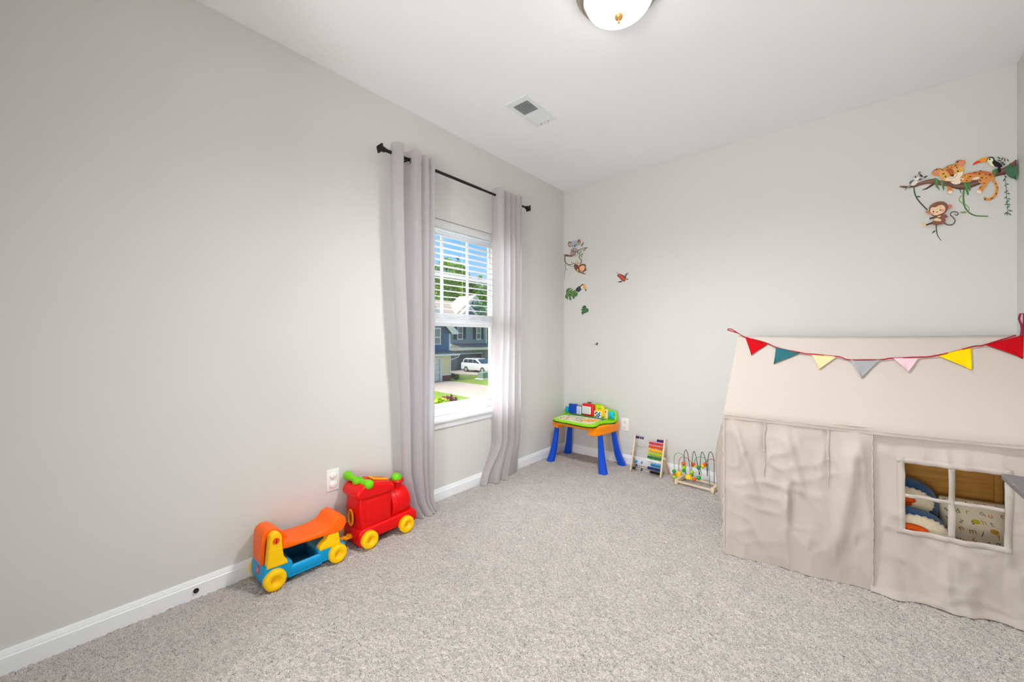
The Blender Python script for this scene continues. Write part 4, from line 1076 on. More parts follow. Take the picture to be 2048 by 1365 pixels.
for (x0, y0, x1, y1) in ((1365, 650, 1410, 700), (1360, 710, 1310, 800), (1390, 850, 1465, 860), (1390, 870, 1345, 905), (1400, 1020, 1440, 1030), (1395, 1030, 1345, 1080), (1410, 1080, 1495, 1100), (1405, 1170, 1335, 1210), (1425, 1210, 1505, 1235), (1425, 1260, 1470, 1285), (1425, 1290, 1370, 1310), (1430, 1340, 1340, 1370), (1430, 1350, 1500, 1375), (1435, 1400, 1480, 1430), (1435, 1430, 1390, 1450), (1435, 1500, 1560, 1530), (1435, 1540, 1330, 1610), (1440, 1570, 1520, 1640), (1437, 1560, 1400, 1640)):
    a.leaf('B', (82, 106, 80), x0, y0, x1, y1, 17)
a.end('vines')
a.start()
a.fill('A', BRN, [(110, 1003), (200, 990), (350, 990), (480, 975), (590, 925), (760, 860), (920, 815), (1060, 800), (1250, 850), (1450, 880), (1650, 960), (1774, 920), (1774, 1080), (1600, 1050), (1450, 1010), (1300, 985), (1150, 960), (1050, 940), (900, 935), (720, 965), (560, 1020), (420, 1040), (290, 1052), (180, 1030)])
a.fill('B', BRN, [(-60, 780), (60, 840), (200, 830), (350, 780), (520, 760), (680, 750), (860, 700), (1080, 560), (1200, 500), (1350, 430), (1500, 340), (1670, 250), (1700, 320), (1640, 420), (1450, 560), (1360, 620), (1200, 650), (1080, 690), (900, 790), (760, 850), (620, 910), (480, 960), (360, 990), (200, 985), (60, 950), (-60, 920)])
a.fill('A', BRND, [(725, 1102), (820, 1060), (900, 1010), (980, 950), (1090, 920), (1060, 960), (950, 1030), (850, 1085)])
a.fill('A', BRN2, [(560, 955), (740, 890), (920, 850), (1040, 840), (1040, 880), (900, 890), (740, 920), (580, 975)]); a.line('B', BRN2, [(100, 900), (350, 900), (600, 840), (760, 790)], 26)
a.line('B', BRND, [(0, 930), (200, 965), (380, 965), (600, 890), (760, 830)], 20); a.line('B', BRN2, [(1270, 540), (1400, 470), (1520, 370), (1660, 280)], 30); a.line('B', BRND, [(1100, 660), (1250, 620), (1360, 590)], 30)
a.line('B', BRND, [(240, 980), (260, 1050), (290, 1105)], 26, 8)
a.end('branch')
a.start()
for q in ([(1050, 800), (1100, 780), (1180, 820), (1170, 960), (1215, 1130), (1150, 1040), (1120, 1040), (1090, 930)], [(1240, 850), (1320, 870), (1340, 980), (1325, 1120), (1280, 1020)]): a.fill('A', GR, q)
for q in ([(320, 830), (410, 825), (440, 950), (460, 1100), (430, 1135), (400, 1050), (370, 960)], [(420, 825), (490, 830), (505, 950), (500, 1030), (470, 1000), (440, 940)], [(1040, 530), (1170, 470), (1175, 560), (1120, 590), (1110, 690), (1070, 620)]): a.fill('B', GR, q)
a.line('A', GRL, [(1110, 800), (1130, 900), (1150, 1020)], 16); a.line('A', (190, 200, 120), [(1250, 870), (1290, 1000)], 12); a.line('B', GRL, [(360, 840), (400, 930), (430, 1020)], 14); a.line('B', GRL, [(1060, 540), (1110, 600), (1105, 760)], 16)
for (x0, y0, x1, y1) in ((1250, 240, 1150, 170), (1270, 270, 1310, 180), (1350, 310, 1350, 200), (1440, 300, 1410, 225), (1280, 290, 1150, 265), (1340, 320, 1220, 330), (1350, 350, 1250, 370), (1370, 360, 1300, 410)):
    a.leaf('B', (84, 92, 76), x0, y0, x1, y1, 18)
a.fill('B', (74, 116, 88), [(1345, 470), (1420, 420), (1480, 330), (1500, 400), (1560, 440), (1640, 420), (1690, 330), (1760, 325), (1795, 420), (1800, 560), (1775, 700), (1750, 825), (1730, 785), (1600, 740), (1470, 690), (1390, 610)])
a.fill('B', BRN, [(1490, 350), (1560, 310), (1675, 250), (1690, 320), (1630, 400), (1550, 430), (1510, 410)])
for q in ([(1640, 460), (1480, 500), (1380, 520)], [(1640, 460), (1560, 600), (1500, 680)], [(1640, 460), (1660, 600), (1740, 790)], [(1640, 460), (1740, 420), (1790, 480)], [(1640, 460), (1720, 540), (1780, 620)], [(1640, 460), (1700, 380), (1740, 340)]): a.line('B', (118, 158, 126), q, 12, 5)
a.end('leaves')
# leopard cub
a.start()
a.line('B', OR1, [(1040, 740), (1110, 830), (1150, 930), (1150, 1030), (1090, 1160), (990, 1230), (890, 1240), (850, 1210), (880, 1190)], 70, 60)
a.line('B', (240, 190, 130), [(1090, 880), (1110, 1000), (1060, 1130), (960, 1210)], 22)
a.fill('B', OR1, [(300, 610), (470, 600), (680, 540), (820, 530), (960, 555), (1060, 620), (1075, 700), (1000, 770), (930, 830), (905, 900), (840, 970), (760, 1080), (700, 1095), (660, 1070), (660, 1020), (720, 940), (790, 860), (700, 820), (690, 740), (540, 760), (500, 800), (300, 820), (220, 790), (230, 690)])
a.fill('B', CRM, [(660, 1080), (640, 1050), (690, 1010), (760, 1030), (760, 1080), (710, 1100)]); a.fill('B', CRM, [(550, 720), (680, 680), (720, 690), (680, 745), (550, 760)])
a.fill('B', OR2, [(380, 605), (680, 545), (850, 535), (1000, 575), (1060, 640), (1010, 700), (900, 640), (760, 600), (600, 620)])
a.fill('B', CRM, [(30, 790), (160, 730), (320, 720), (320, 760), (210, 780), (200, 850), (120, 870), (40, 840)])
a.fill('A', CRM, [(1530, 880), (1640, 840), (1774, 860), (1774, 920), (1700, 950), (1600, 930)])
a.fill('A', OR1, [(1400, 1010), (1500, 1025), (1560, 1080), (1565, 1150), (1520, 1210), (1450, 1210), (1425, 1150), (1420, 1080)]); a.fill('A', CRM, [(1440, 1150), (1500, 1130), (1560, 1150), (1520, 1205), (1455, 1205)])
for X, Y in ((1000, 650), (1060, 560)): pass
a.fill('A', OR1, [(1000, 650), (1040, 580), (1120, 530), (1210, 520), (1290, 545), (1380, 480), (1500, 420), (1610, 405), (1660, 320), (1760, 290), (1880, 300), (1920, 350), (1890, 430), (1850, 480), (1880, 560), (1860, 640), (1830, 700), (1760, 780), (1650, 850), (1500, 880), (1340, 860), (1250, 820), (1200, 730), (1080, 720), (1010, 690)])
a.fill('A', TAN, [(1220, 600), (1400, 590), (1480, 700), (1460, 790), (1350, 850), (1250, 800), (1205, 700)]); a.fill('A', TAN, [(1590, 520), (1720, 460), (1850, 500), (1870, 600), (1780, 640), (1640, 630), (1590, 590)])
a.fill('A', CRM, [(1450, 760), (1560, 720), (1680, 650), (1800, 620), (1850, 620), (1820, 710), (1740, 800), (1600, 860), (1450, 860), (1340, 840), (1400, 790)])
a.fill('A', (186, 98, 58), [(1380, 560), (1500, 520), (1570, 560), (1600, 640), (1560, 700), (1500, 710), (1450, 650)])
a.fill('A', PINK, [(1070, 600), (1130, 580), (1200, 600), (1190, 660), (1130, 670), (1080, 650)]); a.fill('B', PINK, [(200, 350), (260, 310), (340, 320), (330, 370), (260, 395), (210, 385)])
a.line('A', BRND, [(1005, 640), (1060, 570), (1200, 520), (1290, 545), (1400, 470), (1530, 425), (1620, 400), (1680, 320), (1774, 290)], 10)
a.fill('A', (90, 50, 46), [(1500, 720), (1560, 680), (1600, 700), (1580, 745), (1540, 745)]); a.line('A', (60, 40, 36), [(1450, 770), (1500, 790), (1570, 790), (1640, 750), (1690, 680)], 9)
a.ell('A', (46, 36, 26), 1368, 745, 22, 22); a.ell('A', (46, 36, 26), 1705, 600, 22, 22)
for fr, X, Y, rx, ry, an in (('A', 1310, 670, 36, 15, -.5), ('A', 1680, 505, 34, 14, -.2), ('A', 1430, 500, 28, 12, -.3), ('A', 1290, 575, 26, 11, .3), ('A', 1530, 490, 26, 11, -.2), ('A', 1640, 450, 26, 12, -.3), ('A', 1500, 545, 12, 10, 0), ('A', 1130, 555, 30, 9, -.3), ('B', 130, 405, 26, 13, 0), ('B', 180, 315, 28, 14, -.5),
                             ('B', 350, 650, 18, 12, 0), ('B', 485, 680, 24, 18, 0), ('B', 435, 720, 12, 12, 0), ('B', 265, 760, 22, 11, -.3), ('B', 400, 780, 26, 11, 0), ('B', 715, 615, 30, 14, -.4), ('B', 865, 630, 18, 12, 0), ('B', 975, 635, 32, 18, 0), ('B', 775, 710, 24, 17, 0), ('B', 735, 775, 18, 18, 0), ('B', 885, 720, 18, 11, 0), ('B', 830, 845, 20, 11, 0), ('B', 735, 950, 36, 11, -.8), ('B', 1115, 860, 22, 12, 0), ('B', 1165, 955, 12, 26, 0), ('B', 1020, 1220, 34, 14, -.5), ('B', 1130, 1110, 14, 26, .4), ('B', 600, 580, 34, 10, -.2), ('B', 740, 540, 34, 9, -.1), ('B', 850, 1250, 26, 12, .5), ('A', 1450, 1060, 14, 12, 0), ('A', 1500, 1080, 12, 10, 0)):
    a.ell(fr, SPOT, X, Y, rx, ry, an)
a.end('leopard_cub')
# toucan
a.start()
a.fill('B', (38, 32, 36), [(915, 215), (980, 195), (1060, 210), (1100, 280), (1190, 330), (1260, 390), (1275, 450), (1180, 450), (1080, 430), (1030, 350), (1040, 270), (1000, 235)])
a.fill('B', (40, 32, 34), [(1165, 440), (1230, 440), (1240, 570), (1175, 575)]); a.fill('B', (236, 238, 196), [(900, 320), (930, 250), (970, 225), (1040, 240), (1050, 290), (1020, 340), (1075, 420), (1060, 440), (980, 400), (950, 350)])
a.fill('B', (240, 160, 40), [(915, 210), (830, 215), (740, 240), (640, 300), (570, 350), (535, 405), (620, 375), (740, 340), (840, 325), (890, 325)]); a.fill('B', (224, 64, 44), [(535, 405), (580, 345), (650, 300), (690, 300), (760, 320), (700, 345), (610, 380)])
a.line('B', (40, 30, 30), [(925, 225), (900, 270), (890, 325)], 14); a.ell('B', (30, 26, 26), 965, 258, 24, 20)
a.end('toucan')
# monkey
a.start()
MK, MKD, SK = (138, 92, 74), (76, 54, 50), (240, 204, 168)
a.line('C', MKD, [(840, 840), (920, 885), (1010, 885), (1080, 840), (1100, 770), (1050, 700), (990, 640), (1010, 580), (1100, 560), (1180, 600), (1150, 645), (1095, 625)], 26, 20)
a.fill('C', (208, 130, 100), [(915, 420), (950, 385), (1010, 385), (1030, 430), (990, 480), (930, 485)]); a.fill('C', (208, 130, 100), [(360, 560), (400, 535), (460, 545), (470, 610), (410, 610)])
a.fill('C', MK, [(520, 820), (580, 780), (680, 800), (850, 740), (860, 800), (830, 850), (720, 880), (620, 890), (540, 860)]); a.fill('C', MK, [(580, 690), (700, 650), (830, 615), (900, 650), (925, 690), (860, 720), (850, 780), (780, 820), (700, 800), (620, 760)])
a.line('C', MKD, [(530, 840), (440, 870), (370, 905)], 44, 34); a.line('C', MKD, [(600, 705), (540, 715), (475, 735)], 38); a.line('C', MK, [(860, 690), (760, 715), (670, 735)], 48)
a.fill('C', SK, [(370, 880), (390, 920), (300, 920), (240, 880), (250, 830), (300, 850), (320, 890)]); a.fill('C', (232, 190, 176), [(420, 930), (500, 935), (610, 900), (560, 900), (480, 905)]); a.ell('C', (236, 214, 200), 425, 735, 40, 26, -.4)
a.fill('C', SK, [(570, 760), (620, 720), (680, 720), (760, 760), (740, 800), (680, 790), (620, 780)]); a.fill('C', SK, [(660, 690), (700, 660), (755, 665), (720, 695)])
a.fill('C', MK, [(455, 500), (480, 420), (580, 345), (700, 310), (820, 315), (890, 360), (920, 440), (900, 530), (830, 600), (720, 640), (600, 670), (520, 640), (470, 570)])
a.fill('C', SK, [(490, 530), (520, 460), (620, 450), (700, 410), (780, 395), (840, 430), (860, 500), (830, 570), (740, 620), (620, 655), (540, 630), (500, 590)])
a.line('C', MKD, [(890, 360), (920, 440), (890, 540), (800, 610), (640, 665), (560, 675)], 12); a.ell('C', (236, 150, 128), 800, 530, 44, 28); a.ell('C', (236, 150, 128), 545, 610, 34, 24)
a.ell('C', (50, 34, 30), 568, 560, 18, 18); a.ell('C', (50, 34, 30), 740, 520, 18, 18); a.ell('C', (110, 70, 64), 655, 572, 26, 10, -.3); a.line('C', (120, 140, 90), [(535, 515), (570, 500)], 8); a.line('C', (120, 140, 90), [(715, 475), (765, 455)], 8)
a.end('monkey')
# sugar glider
a.start()
a.fill('A', (190, 188, 186), [(380, 970), (385, 910), (440, 865), (520, 840), (490, 790), (500, 740), (560, 710), (620, 690), (700, 690), (750, 740), (760, 800), (720, 850), (650, 880), (580, 910), (540, 970), (460, 1000)])
a.fill('A', (236, 226, 218), [(430, 990), (450, 930), (520, 880), (600, 880), (590, 930), (540, 985), (480, 1005)]); a.fill('A', (238, 230, 224), [(500, 800), (560, 800), (640, 760), (640, 830), (580, 860), (520, 840)])
a.fill('A', (92, 96, 100), [(380, 960), (395, 900), (450, 860), (510, 850), (460, 900), (420, 950)]); a.fill('A', (78, 82, 78), [(655, 700), (710, 700), (750, 760), (700, 770), (660, 740)])
a.leaf('A', (92, 70, 72), 620, 700, 690, 615, 26); a.leaf('A', (80, 66, 68), 760, 790, 885, 735, 24); a.leaf('A', (150, 110, 112), 632, 690, 682, 630, 12); a.leaf('A', (80, 70, 70), 625, 855, 730, 810, 18)
a.ell('A', (50, 40, 40), 550, 770, 22, 22); a.ell('A', (50, 40, 40), 650, 840, 22, 16); a.line('A', (120, 110, 104), [(420, 990), (340, 1040), (250, 1130)], 40, 14); a.line('A', (214, 200, 190), [(410, 1000), (330, 1060)], 16)
a.end('sugar_glider')
# --- koala sticker
st_ = sticker('koala_sticker', .13, 1.79, 'wall sticker of a koala and a hanging monkey on a branch, by the room corner')
a = Art(st_); a.start()
a.line('K', (92, 92, 60), [(140, 570), (140, 680), (150, 780), (200, 840), (290, 860), (400, 820), (460, 820)], 36, 14); a.line('K', (96, 112, 80), [(240, 870), (310, 905), (410, 915)], 12); a.line('K', (150, 160, 96), [(155, 640), (160, 760), (190, 820)], 14)
a.line('K', (90, 100, 84), [(160, 850), (155, 960), (135, 1100), (140, 1290)], 16, 6)
for q in ((80, 705, 105, 740), (180, 970, 195, 1020), (325, 780, 360, 800), (130, 860, 115, 920), (125, 1110, 115, 1120)): a.leaf('K', GRD, *q, 12)
a.line('K', (122, 84, 66), [(120, 590), (230, 600), (330, 610), (400, 580), (460, 510), (540, 440), (620, 410), (700, 370)], 54, 14); a.line('K', (96, 96, 58), [(120, 580), (240, 580)], 30)
a.line('K', (80, 72, 60), [(560, 675), (615, 720), (610, 790), (570, 840)], 22)
a.end('branch')
a.start()
for q in ((640, 330, 680, 170), (610, 350, 640, 240), (690, 380, 820, 370), (700, 400, 770, 400), (680, 410, 680, 480), (700, 420, 740, 460), (520, 430, 515, 600), (600, 450, 605, 520), (570, 470, 575, 640), (610, 560, 640, 660), (620, 530, 680, 580), (560, 600, 555, 680)): a.leaf('K', (104, 132, 96), *q, 16)
a.end('leaves')
a.start()
a.fill('K', (168, 150, 148), [(300, 560), (310, 470), (340, 400), (440, 380), (500, 400), (490, 470), (470, 520), (420, 570), (370, 590), (330, 590)]); a.fill('K', (196, 170, 168), [(420, 600), (440, 560), (480, 560), (485, 610), (440, 630)])
a.fill('K', (146, 108, 100), [(235, 290), (240, 220), (290, 195), (350, 210), (320, 280), (320, 345), (270, 345)]); a.fill('K', (146, 108, 100), [(500, 190), (550, 125), (600, 180), (590, 250), (540, 295), (500, 270)]); a.fill('K', (204, 170, 164), [(255, 300), (265, 250), (310, 240), (310, 330)]); a.fill('K', (200, 164, 160), [(520, 260), (570, 180), (575, 240), (540, 285)])
a.fill('K', (178, 180, 188), [(320, 260), (350, 200), (430, 165), (500, 190), (520, 260), (500, 330), (440, 370), (370, 370), (330, 330)])
a.ell('K', (50, 44, 46), 425, 315, 14, 28); a.ell('K', (60, 50, 50), 360, 320, 11, 13); a.ell('K', (60, 50, 50), 472, 292, 11, 13); a.line('K', (110, 100, 96), [(340, 470), (400, 480), (460, 500)], 24); a.line('K', (150, 110, 80), [(300, 590), (380, 600), (450, 530)], 30)
a.end('koala')
a.start()
a.fill('K', (128, 76, 56), [(410, 880), (440, 840), (520, 870), (560, 960), (580, 1060), (680, 1090), (760, 1150), (720, 1135), (600, 1100), (500, 1060), (430, 980)]); a.ell('K', (222, 188, 150), 495, 785, 48, 52); a.ell('K', (214, 160, 120), 515, 1020, 30, 40)
a.fill('K', (140, 84, 58), [(550, 900), (600, 850), (690, 840), (750, 870), (740, 930), (760, 1010), (700, 1060), (600, 1050), (550, 990)]); a.fill('K', (244, 190, 146), [(565, 960), (600, 910), (680, 880), (720, 920), (710, 990), (660, 1040), (600, 1030)])
a.ell('K', (50, 34, 30), 615, 970, 9, 9); a.ell('K', (50, 34, 30), 685, 935, 9, 9); a.line('K', (200, 120, 90), [(630, 1000), (665, 1000)], 8); a.line('K', (110, 70, 56), [(660, 1050), (740, 1020)], 26); a.line('K', (206, 180, 120), [(760, 1010), (800, 970)], 16); a.ell('K', (232, 206, 186), 755, 1145, 22, 26); a.ell('K', (60, 40, 34), 515, 820, 12, 12)
a.end('monkey')
# --- toucan on leaf
def monstera(a, fr, pts, ribs, c0, c1):
    a.fill(fr, c0, pts, False)
    for q in ribs: a.line(fr, c1, q, 16, 8)
st_ = sticker('toucan_sticker', .13, 1.48, 'wall sticker of a toucan perched on a big split leaf, below the koala')
a = Art(st_); a.start()
monstera(a, 'L', [(200, 400), (230, 320), (310, 280), (400, 285), (330, 340), (320, 390), (380, 330), (470, 295), (400, 380), (420, 390), (510, 340), (520, 400), (620, 450), (590, 540), (540, 590), (500, 560), (510, 630), (450, 660), (400, 560), (370, 550), (400, 690), (320, 695), (310, 580), (280, 560), (280, 680), (180, 620), (170, 560), (210, 470)],
         [[(200, 430), (330, 450), (500, 440), (610, 460)], [(280, 440), (310, 360)], [(300, 470), (230, 560)], [(400, 460), (460, 600)]], (84, 122, 74), (144, 168, 92))
a.end('split_leaf')
a.start()
a.fill('L', (70, 66, 74), [(525, 370), (560, 290), (640, 225), (700, 220), (710, 290), (740, 330), (690, 380), (640, 420), (560, 400)]); a.fill('L', (70, 56, 56), [(690, 240), (720, 180), (780, 140), (815, 160), (780, 200), (730, 230)])
a.fill('L', (240, 222, 180), [(715, 270), (740, 210), (770, 190), (790, 240), (770, 290), (740, 300)]); a.fill('L', (238, 182, 112), [(790, 170), (860, 160), (910, 220), (905, 320), (880, 390), (850, 330), (800, 270), (780, 230)]); a.fill('L', (40, 30, 30), [(870, 330), (900, 320), (890, 390), (865, 370)]); a.line('L', (150, 90, 50), [(790, 240), (840, 300), (870, 350)], 10)
a.end('toucan')
st_ = sticker('leaf_sticker', .22, 1.31, 'small green split-leaf wall sticker below the toucan')
a = Art(st_); a.start()
monstera(a, 'L', [(740, 970), (790, 890), (840, 870), (900, 900), (890, 970), (940, 965), (985, 1030), (960, 1100), (880, 1130), (800, 1170), (760, 1215), (750, 1160), (720, 1110), (780, 1060), (720, 1050), (730, 1000), (800, 985)],
         [[(880, 980), (840, 1060), (760, 1190)], [(850, 1040), (780, 1060)], [(840, 1080), (930, 1060)]], (66, 104, 72), (86, 150, 92))
a.end('leaf')
# --- flying parrot and tiny bird
st_ = sticker('parrot_sticker', .585, 1.57, 'small red flying parrot wall sticker')
a = Art(st_); a.start()
a.fill('R', (96, 108, 112), [(790, 640), (830, 560), (900, 460), (1090, 350), (1040, 440), (960, 570), (920, 680), (860, 720)]); a.fill('R', (70, 62, 58), [(290, 965), (420, 980), (540, 930), (640, 940), (640, 1000), (560, 1040), (400, 1020)])
a.fill('R', (110, 56, 50), [(250, 335), (330, 360), (420, 430), (560, 460), (720, 530), (860, 650), (960, 720), (1050, 760), (1070, 840), (900, 880), (800, 1000), (740, 960), (640, 920), (520, 780), (340, 600), (340, 500), (400, 460)])
a.fill('R', (196, 92, 70), [(370, 500), (480, 480), (620, 540), (760, 660), (860, 760), (900, 840), (780, 940), (680, 880), (560, 750), (420, 610)]); a.fill('R', (206, 170, 168), [(900, 760), (980, 730), (1030, 760), (1000, 820), (920, 830)]); a.fill('R', (70, 50, 52), [(1030, 750), (1075, 830), (1010, 840)])
a.end('parrot')
st_ = sticker('bird_sticker', .335, 1.0, 'tiny dark hummingbird wall sticker above the activity table')
a = Art(st_); a.start()
a.fill('S', (96, 84, 92), [(510, 1300), (525, 1295), (532, 1282), (548, 1284), (546, 1300), (538, 1318), (528, 1312), (518, 1306)], False); a.line('S', (150, 128, 132), [(480, 1304), (514, 1301)], 3)
a.end('bird')
# ================================================================== OUTSIDE
G = -2.67
siding_b = mat('blue_siding', (72, 104, 146), .8, .2, bump=.35, bscale=1, bdist=.02)
def siding(name, rgb):
    m = bpy.data.materials.new(name); m.use_nodes = True; t = m.node_tree; b_ = t.nodes['Principled BSDF']
    b_.inputs['Base Color'].default_value = (*lin(rgb), 1); b_.inputs['Roughness'].default_value = .8
    tcn = nn(t, 'ShaderNodeTexCoord'); wv = nn(t, 'ShaderNodeTexWave', bands_direction='Z', wave_profile='SAW'); wv.inputs['Scale'].default_value = 1.7
    t.links.new(tcn.outputs['Object'], wv.inputs[0]); bp_ = nn(t, 'ShaderNodeBump'); bp_.inputs['Strength'].default_value = .8; bp_.inputs['Distance'].default_value = .03
    t.links.new(wv.outputs[1], bp_.inputs['Height']); t.links.new(bp_.outputs[0], b_.inputs['Normal']); return m
SB, SG_, SC = siding('siding_blue', (78, 112, 156)), siding('siding_grey', (140, 150, 156)), siding('siding_cream', (236, 214, 170))
XW = mat('exterior_white', (218, 216, 210), .6, .3)
SH = mat('shutter_dark', (62, 68, 70), .6, .3)
SHB = mat('shutter_brown', (98, 96, 100), .6, .3)
ROOF1 = mat('shingle_tan', (150, 138, 124), .9, .1, var=.12, vscale=6)
ROOF2 = mat('shingle_grey', (92, 98, 100), .9, .1, var=.12, vscale=6)
STONE = mat('stone_veneer', (122, 118, 114), .8, .2, var=.3, vscale=5, bump=.6, bscale=5, bdist=.05)
BRICK = mat('brick_red', (128, 72, 62), .9, .1, var=.15, vscale=8)
PANE = mat('dark_window_pane', (58, 66, 68), .15, .6)
PANEG = mat('green_window_pane', (84, 100, 70), .2, .6)
GRASS = mat('lawn_green', (104, 126, 48), .95, .1, var=.2, vscale=3)
CONC = mat('concrete_drive', (156, 144, 131), .9, .1, var=.05, vscale=2)
def slab(name, pts, z0, z1, mt, label=None, cat=None, kind='structure'):
    b = MB(); b.prism(pts, 'z', z0, z1); o = b.build(name, None, mt)
    o['kind'] = kind
    return o
slab('ground_lawn', [(-80, -20), (-1.2, -20), (-1.2, 70), (-80, 70)], G-.3, G, GRASS)
# driveway and paths (ground polygons)
g2 = lambda u, v: (lambda p_: (p_.x, p_.y))(P(u, v, 'z', G))
slab('driveway', [(-24.28, 17.5), (-24.28, 22.0), (-22.6, 22.3), (-19.07, 22.05), (-9.5, 21.4), (-9.5, 16.4), (-14.2, 16.55), (-17.2, 17.15), (-19.5, 17.45)], G, G+.02, CONC)
slab('footpath', [(-15.55, 15.77), (-14.1, 15.75), (-9.5, 15.6), (-9.5, 12), (-15.5, 12.2)], G, G+.02, CONC)
slab('driveway_far', [(-32, 25.8), (-32, 31.8), (-24.3, 31.8), (-24.3, 28.2), (-27.5, 27.0)], G, G+.02, CONC)
slab('road', [(-9.5, -20), (-3.0, -20), (-3.0, 70), (-9.5, 70)], G, G+.015, mat('asphalt', (120, 118, 116), .9, .1, var=.05))
BX0 = -24.29
# --- blue house with cream garage front
bh = thing('blue_house', (BX0-2.5, 20, G), 'blue-sided house with a gable and cream garage front, left in the window view', 'house')
I = inv(bh)
def part(name, mt, fnb, parent=bh, **k):
    b = MB(); fnb(b); return b.build(name, parent, mt, M=inv(bh if parent in (bh,) or parent.parent == bh else gh), **k)
part('garage_wall', SC, lambda b: (b.box(BX0-.25, BX0, 17, 17.9, G, -.43), b.box(BX0-.25, BX0, 21.75, 22.72, G+.45, -.43), b.box(BX0-.25, BX0, 17.9, 21.75, -.62, -.43)))
part('brick_base', BRICK, lambda b: b.box(BX0-.26, BX0+.04, 21.75, 22.74, G, G+.5))
part('corner_board', XW, lambda b: (b.box(BX0-.3, BX0+.03, 22.66, 22.78, G+.5, -.43), b.box(BX0-.02, BX0+.06, 21.7, 22.78, G+.48, G+.56)))
part('garage_door', mat('garage_door_white', (226, 224, 214), .5, .3), lambda b: [b.rbox(BX0-.2, BX0-.1, 17.9, 21.7, G+.02+k*.48, G+.49+k*.48, .02, 2) for k in range(4)])
part('garage_trim', XW, lambda b: (b.box(BX0-.05, BX0+.05, 21.6, 21.8, G, -.62), b.box(BX0-.05, BX0+.06, 17.8, 21.81, -.74, -.6)))
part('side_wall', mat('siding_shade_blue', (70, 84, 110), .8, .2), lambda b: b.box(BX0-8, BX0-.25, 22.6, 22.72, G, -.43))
part('porch_roof', ROOF2, lambda b: b.prism([(BX0+.25, -.36), (BX0-1.4, .02), (BX0-1.4, -.1), (BX0+.25, -.44)], 'y', 16.8, 23.55))
part('gutter', XW, lambda b: (b.rbox(BX0+.2, BX0+.34, 16.8, 23.6, -.5, -.36, .02, 2), b.tube([(BX0+.25, 23.5, -.48), (BX0+.2, 23.5, -.62), (BX0-.1, 22.9, -.88), (BX0-.1, 22.8, -1.0)], .05, 8)))
bx = BX0-1.0
part('upper_wall', SB, lambda b: b.prism([(17, -.12), (23.5, -.12), (23.5, 1.45), (20.2, 4.6), (17, 1.5)], 'x', bx-6, bx))
part('corner_board', XW, lambda b: b.box(bx-.1, bx+.05, 23.42, 23.56, -.08, 1.45))
part('gable_roof', ROOF1, lambda b: (b.prism([(20.2, 4.78), (24.1, 1.56), (24.1, 1.42), (20.2, 4.6)], 'x', bx-6, bx+.45), b.prism([(20.2, 4.78), (20.2, 4.6), (16.3, 1.42), (16.3, 1.56)], 'x', bx-6, bx+.45)))
part('fascia', XW, lambda b: (b.prism([(20.2, 4.85), (24.15, 1.56), (24.15, 1.38), (23.45, 1.38), (20.2, 4.36)], 'x', bx+.42, bx+.5), b.prism([(23.5, 1.37), (24.14, 1.37), (24.14, 1.43), (23.5, 1.43)], 'x', bx, bx+.41)))
bw = part('window', XW, lambda b: (b.box(bx, bx+.09, 21.48, 22.47, .46, .54), b.box(bx, bx+.09, 21.48, 22.47, 1.82, 1.95), b.box(bx, bx+.08, 21.5, 21.6, .54, 1.82), b.box(bx, bx+.08, 22.35, 22.45, .54, 1.82), b.box(bx, bx+.06, 21.6, 22.35, 1.05, 1.15)))
part('pane', mat('blue_house_pane', (130, 140, 140), .2, .6), lambda b: b.box(bx, bx+.03, 21.6, 22.35, .54, 1.82), parent=bw)
part('shutter', SHB, lambda b: b.box(bx, bx+.07, 22.5, 22.76, .5, 1.85))
# --- grey house
gx = -33.0
gh = thing('grey_house', (gx-3, 30, G), 'grey-sided house with black-shuttered windows and stone garage, behind the blue house', 'house')
def gp(name, mt, fnb, parent=None, **k):
    b = MB(); fnb(b); return b.build(name, parent or gh, mt, M=inv(gh), **k)
z_ = lambda v, x=gx, u=930: P(u, v, 'x', x).z
y_ = lambda u, x=gx: P(u, 680, 'x', x).y
wy0, wy1 = y_(895), y_(972.5)
eave = z_(633)
gp('wall', SG_, lambda b: b.box(gx-6, gx, wy0-6, wy1, G, eave))
gp('corner_board', XW, lambda b: b.box(gx, gx+.06, wy1-.12, wy1+.05, z_(688), eave))
for (u0, u1, pm_) in ((913.6, 925, PANE), (951.4, 961, PANEG)):
    ya_, yb_ = y_(u0), y_(u1); za, zb = z_(679.8, u=(u0+u1)/2), z_(653.5, u=(u0+u1)/2); zm = (za+zb)/2
    wf_ = gp('window', XW, lambda b: (b.box(gx, gx+.11, ya_-.01, yb_+.01, za, za+.12), b.box(gx, gx+.11, ya_-.01, yb_+.01, zb-.1, zb+.01), b.box(gx, gx+.1, ya_, ya_+.1, za, zb), b.box(gx, gx+.1, yb_-.1, yb_, za, zb), b.box(gx, gx+.09, ya_, yb_, zm-.05, zm+.05)))
    gp('pane', pm_, lambda b: b.box(gx, gx+.04, ya_+.05, yb_-.05, za+.05, zb-.05), parent=wf_)
    gp('muntins', XW, lambda b: ([b.box(gx+.04, gx+.06, lerp(ya_, yb_, q)-.015, lerp(ya_, yb_, q)+.015, zm, zb) for q in (.36, .64)], [b.box(gx+.04, gx+.06, ya_, yb_, lerp(zm, zb, q)-.015, lerp(zm, zb, q)+.015) for q in (.35, .66)]), parent=wf_)
    for s0, s1 in ((ya_-.48, ya_-.06), (yb_+.06, yb_+.48)):
        gp('shutter', SH, lambda b: (b.rbox(gx, gx+.08, s0, s1, za+.05, zb, .01, 1), [b.box(gx+.07, gx+.1, s0+.05, s1-.05, lerp(za, zb, .08+q*.06), lerp(za, zb, .11+q*.06)) for q in range(14)]))
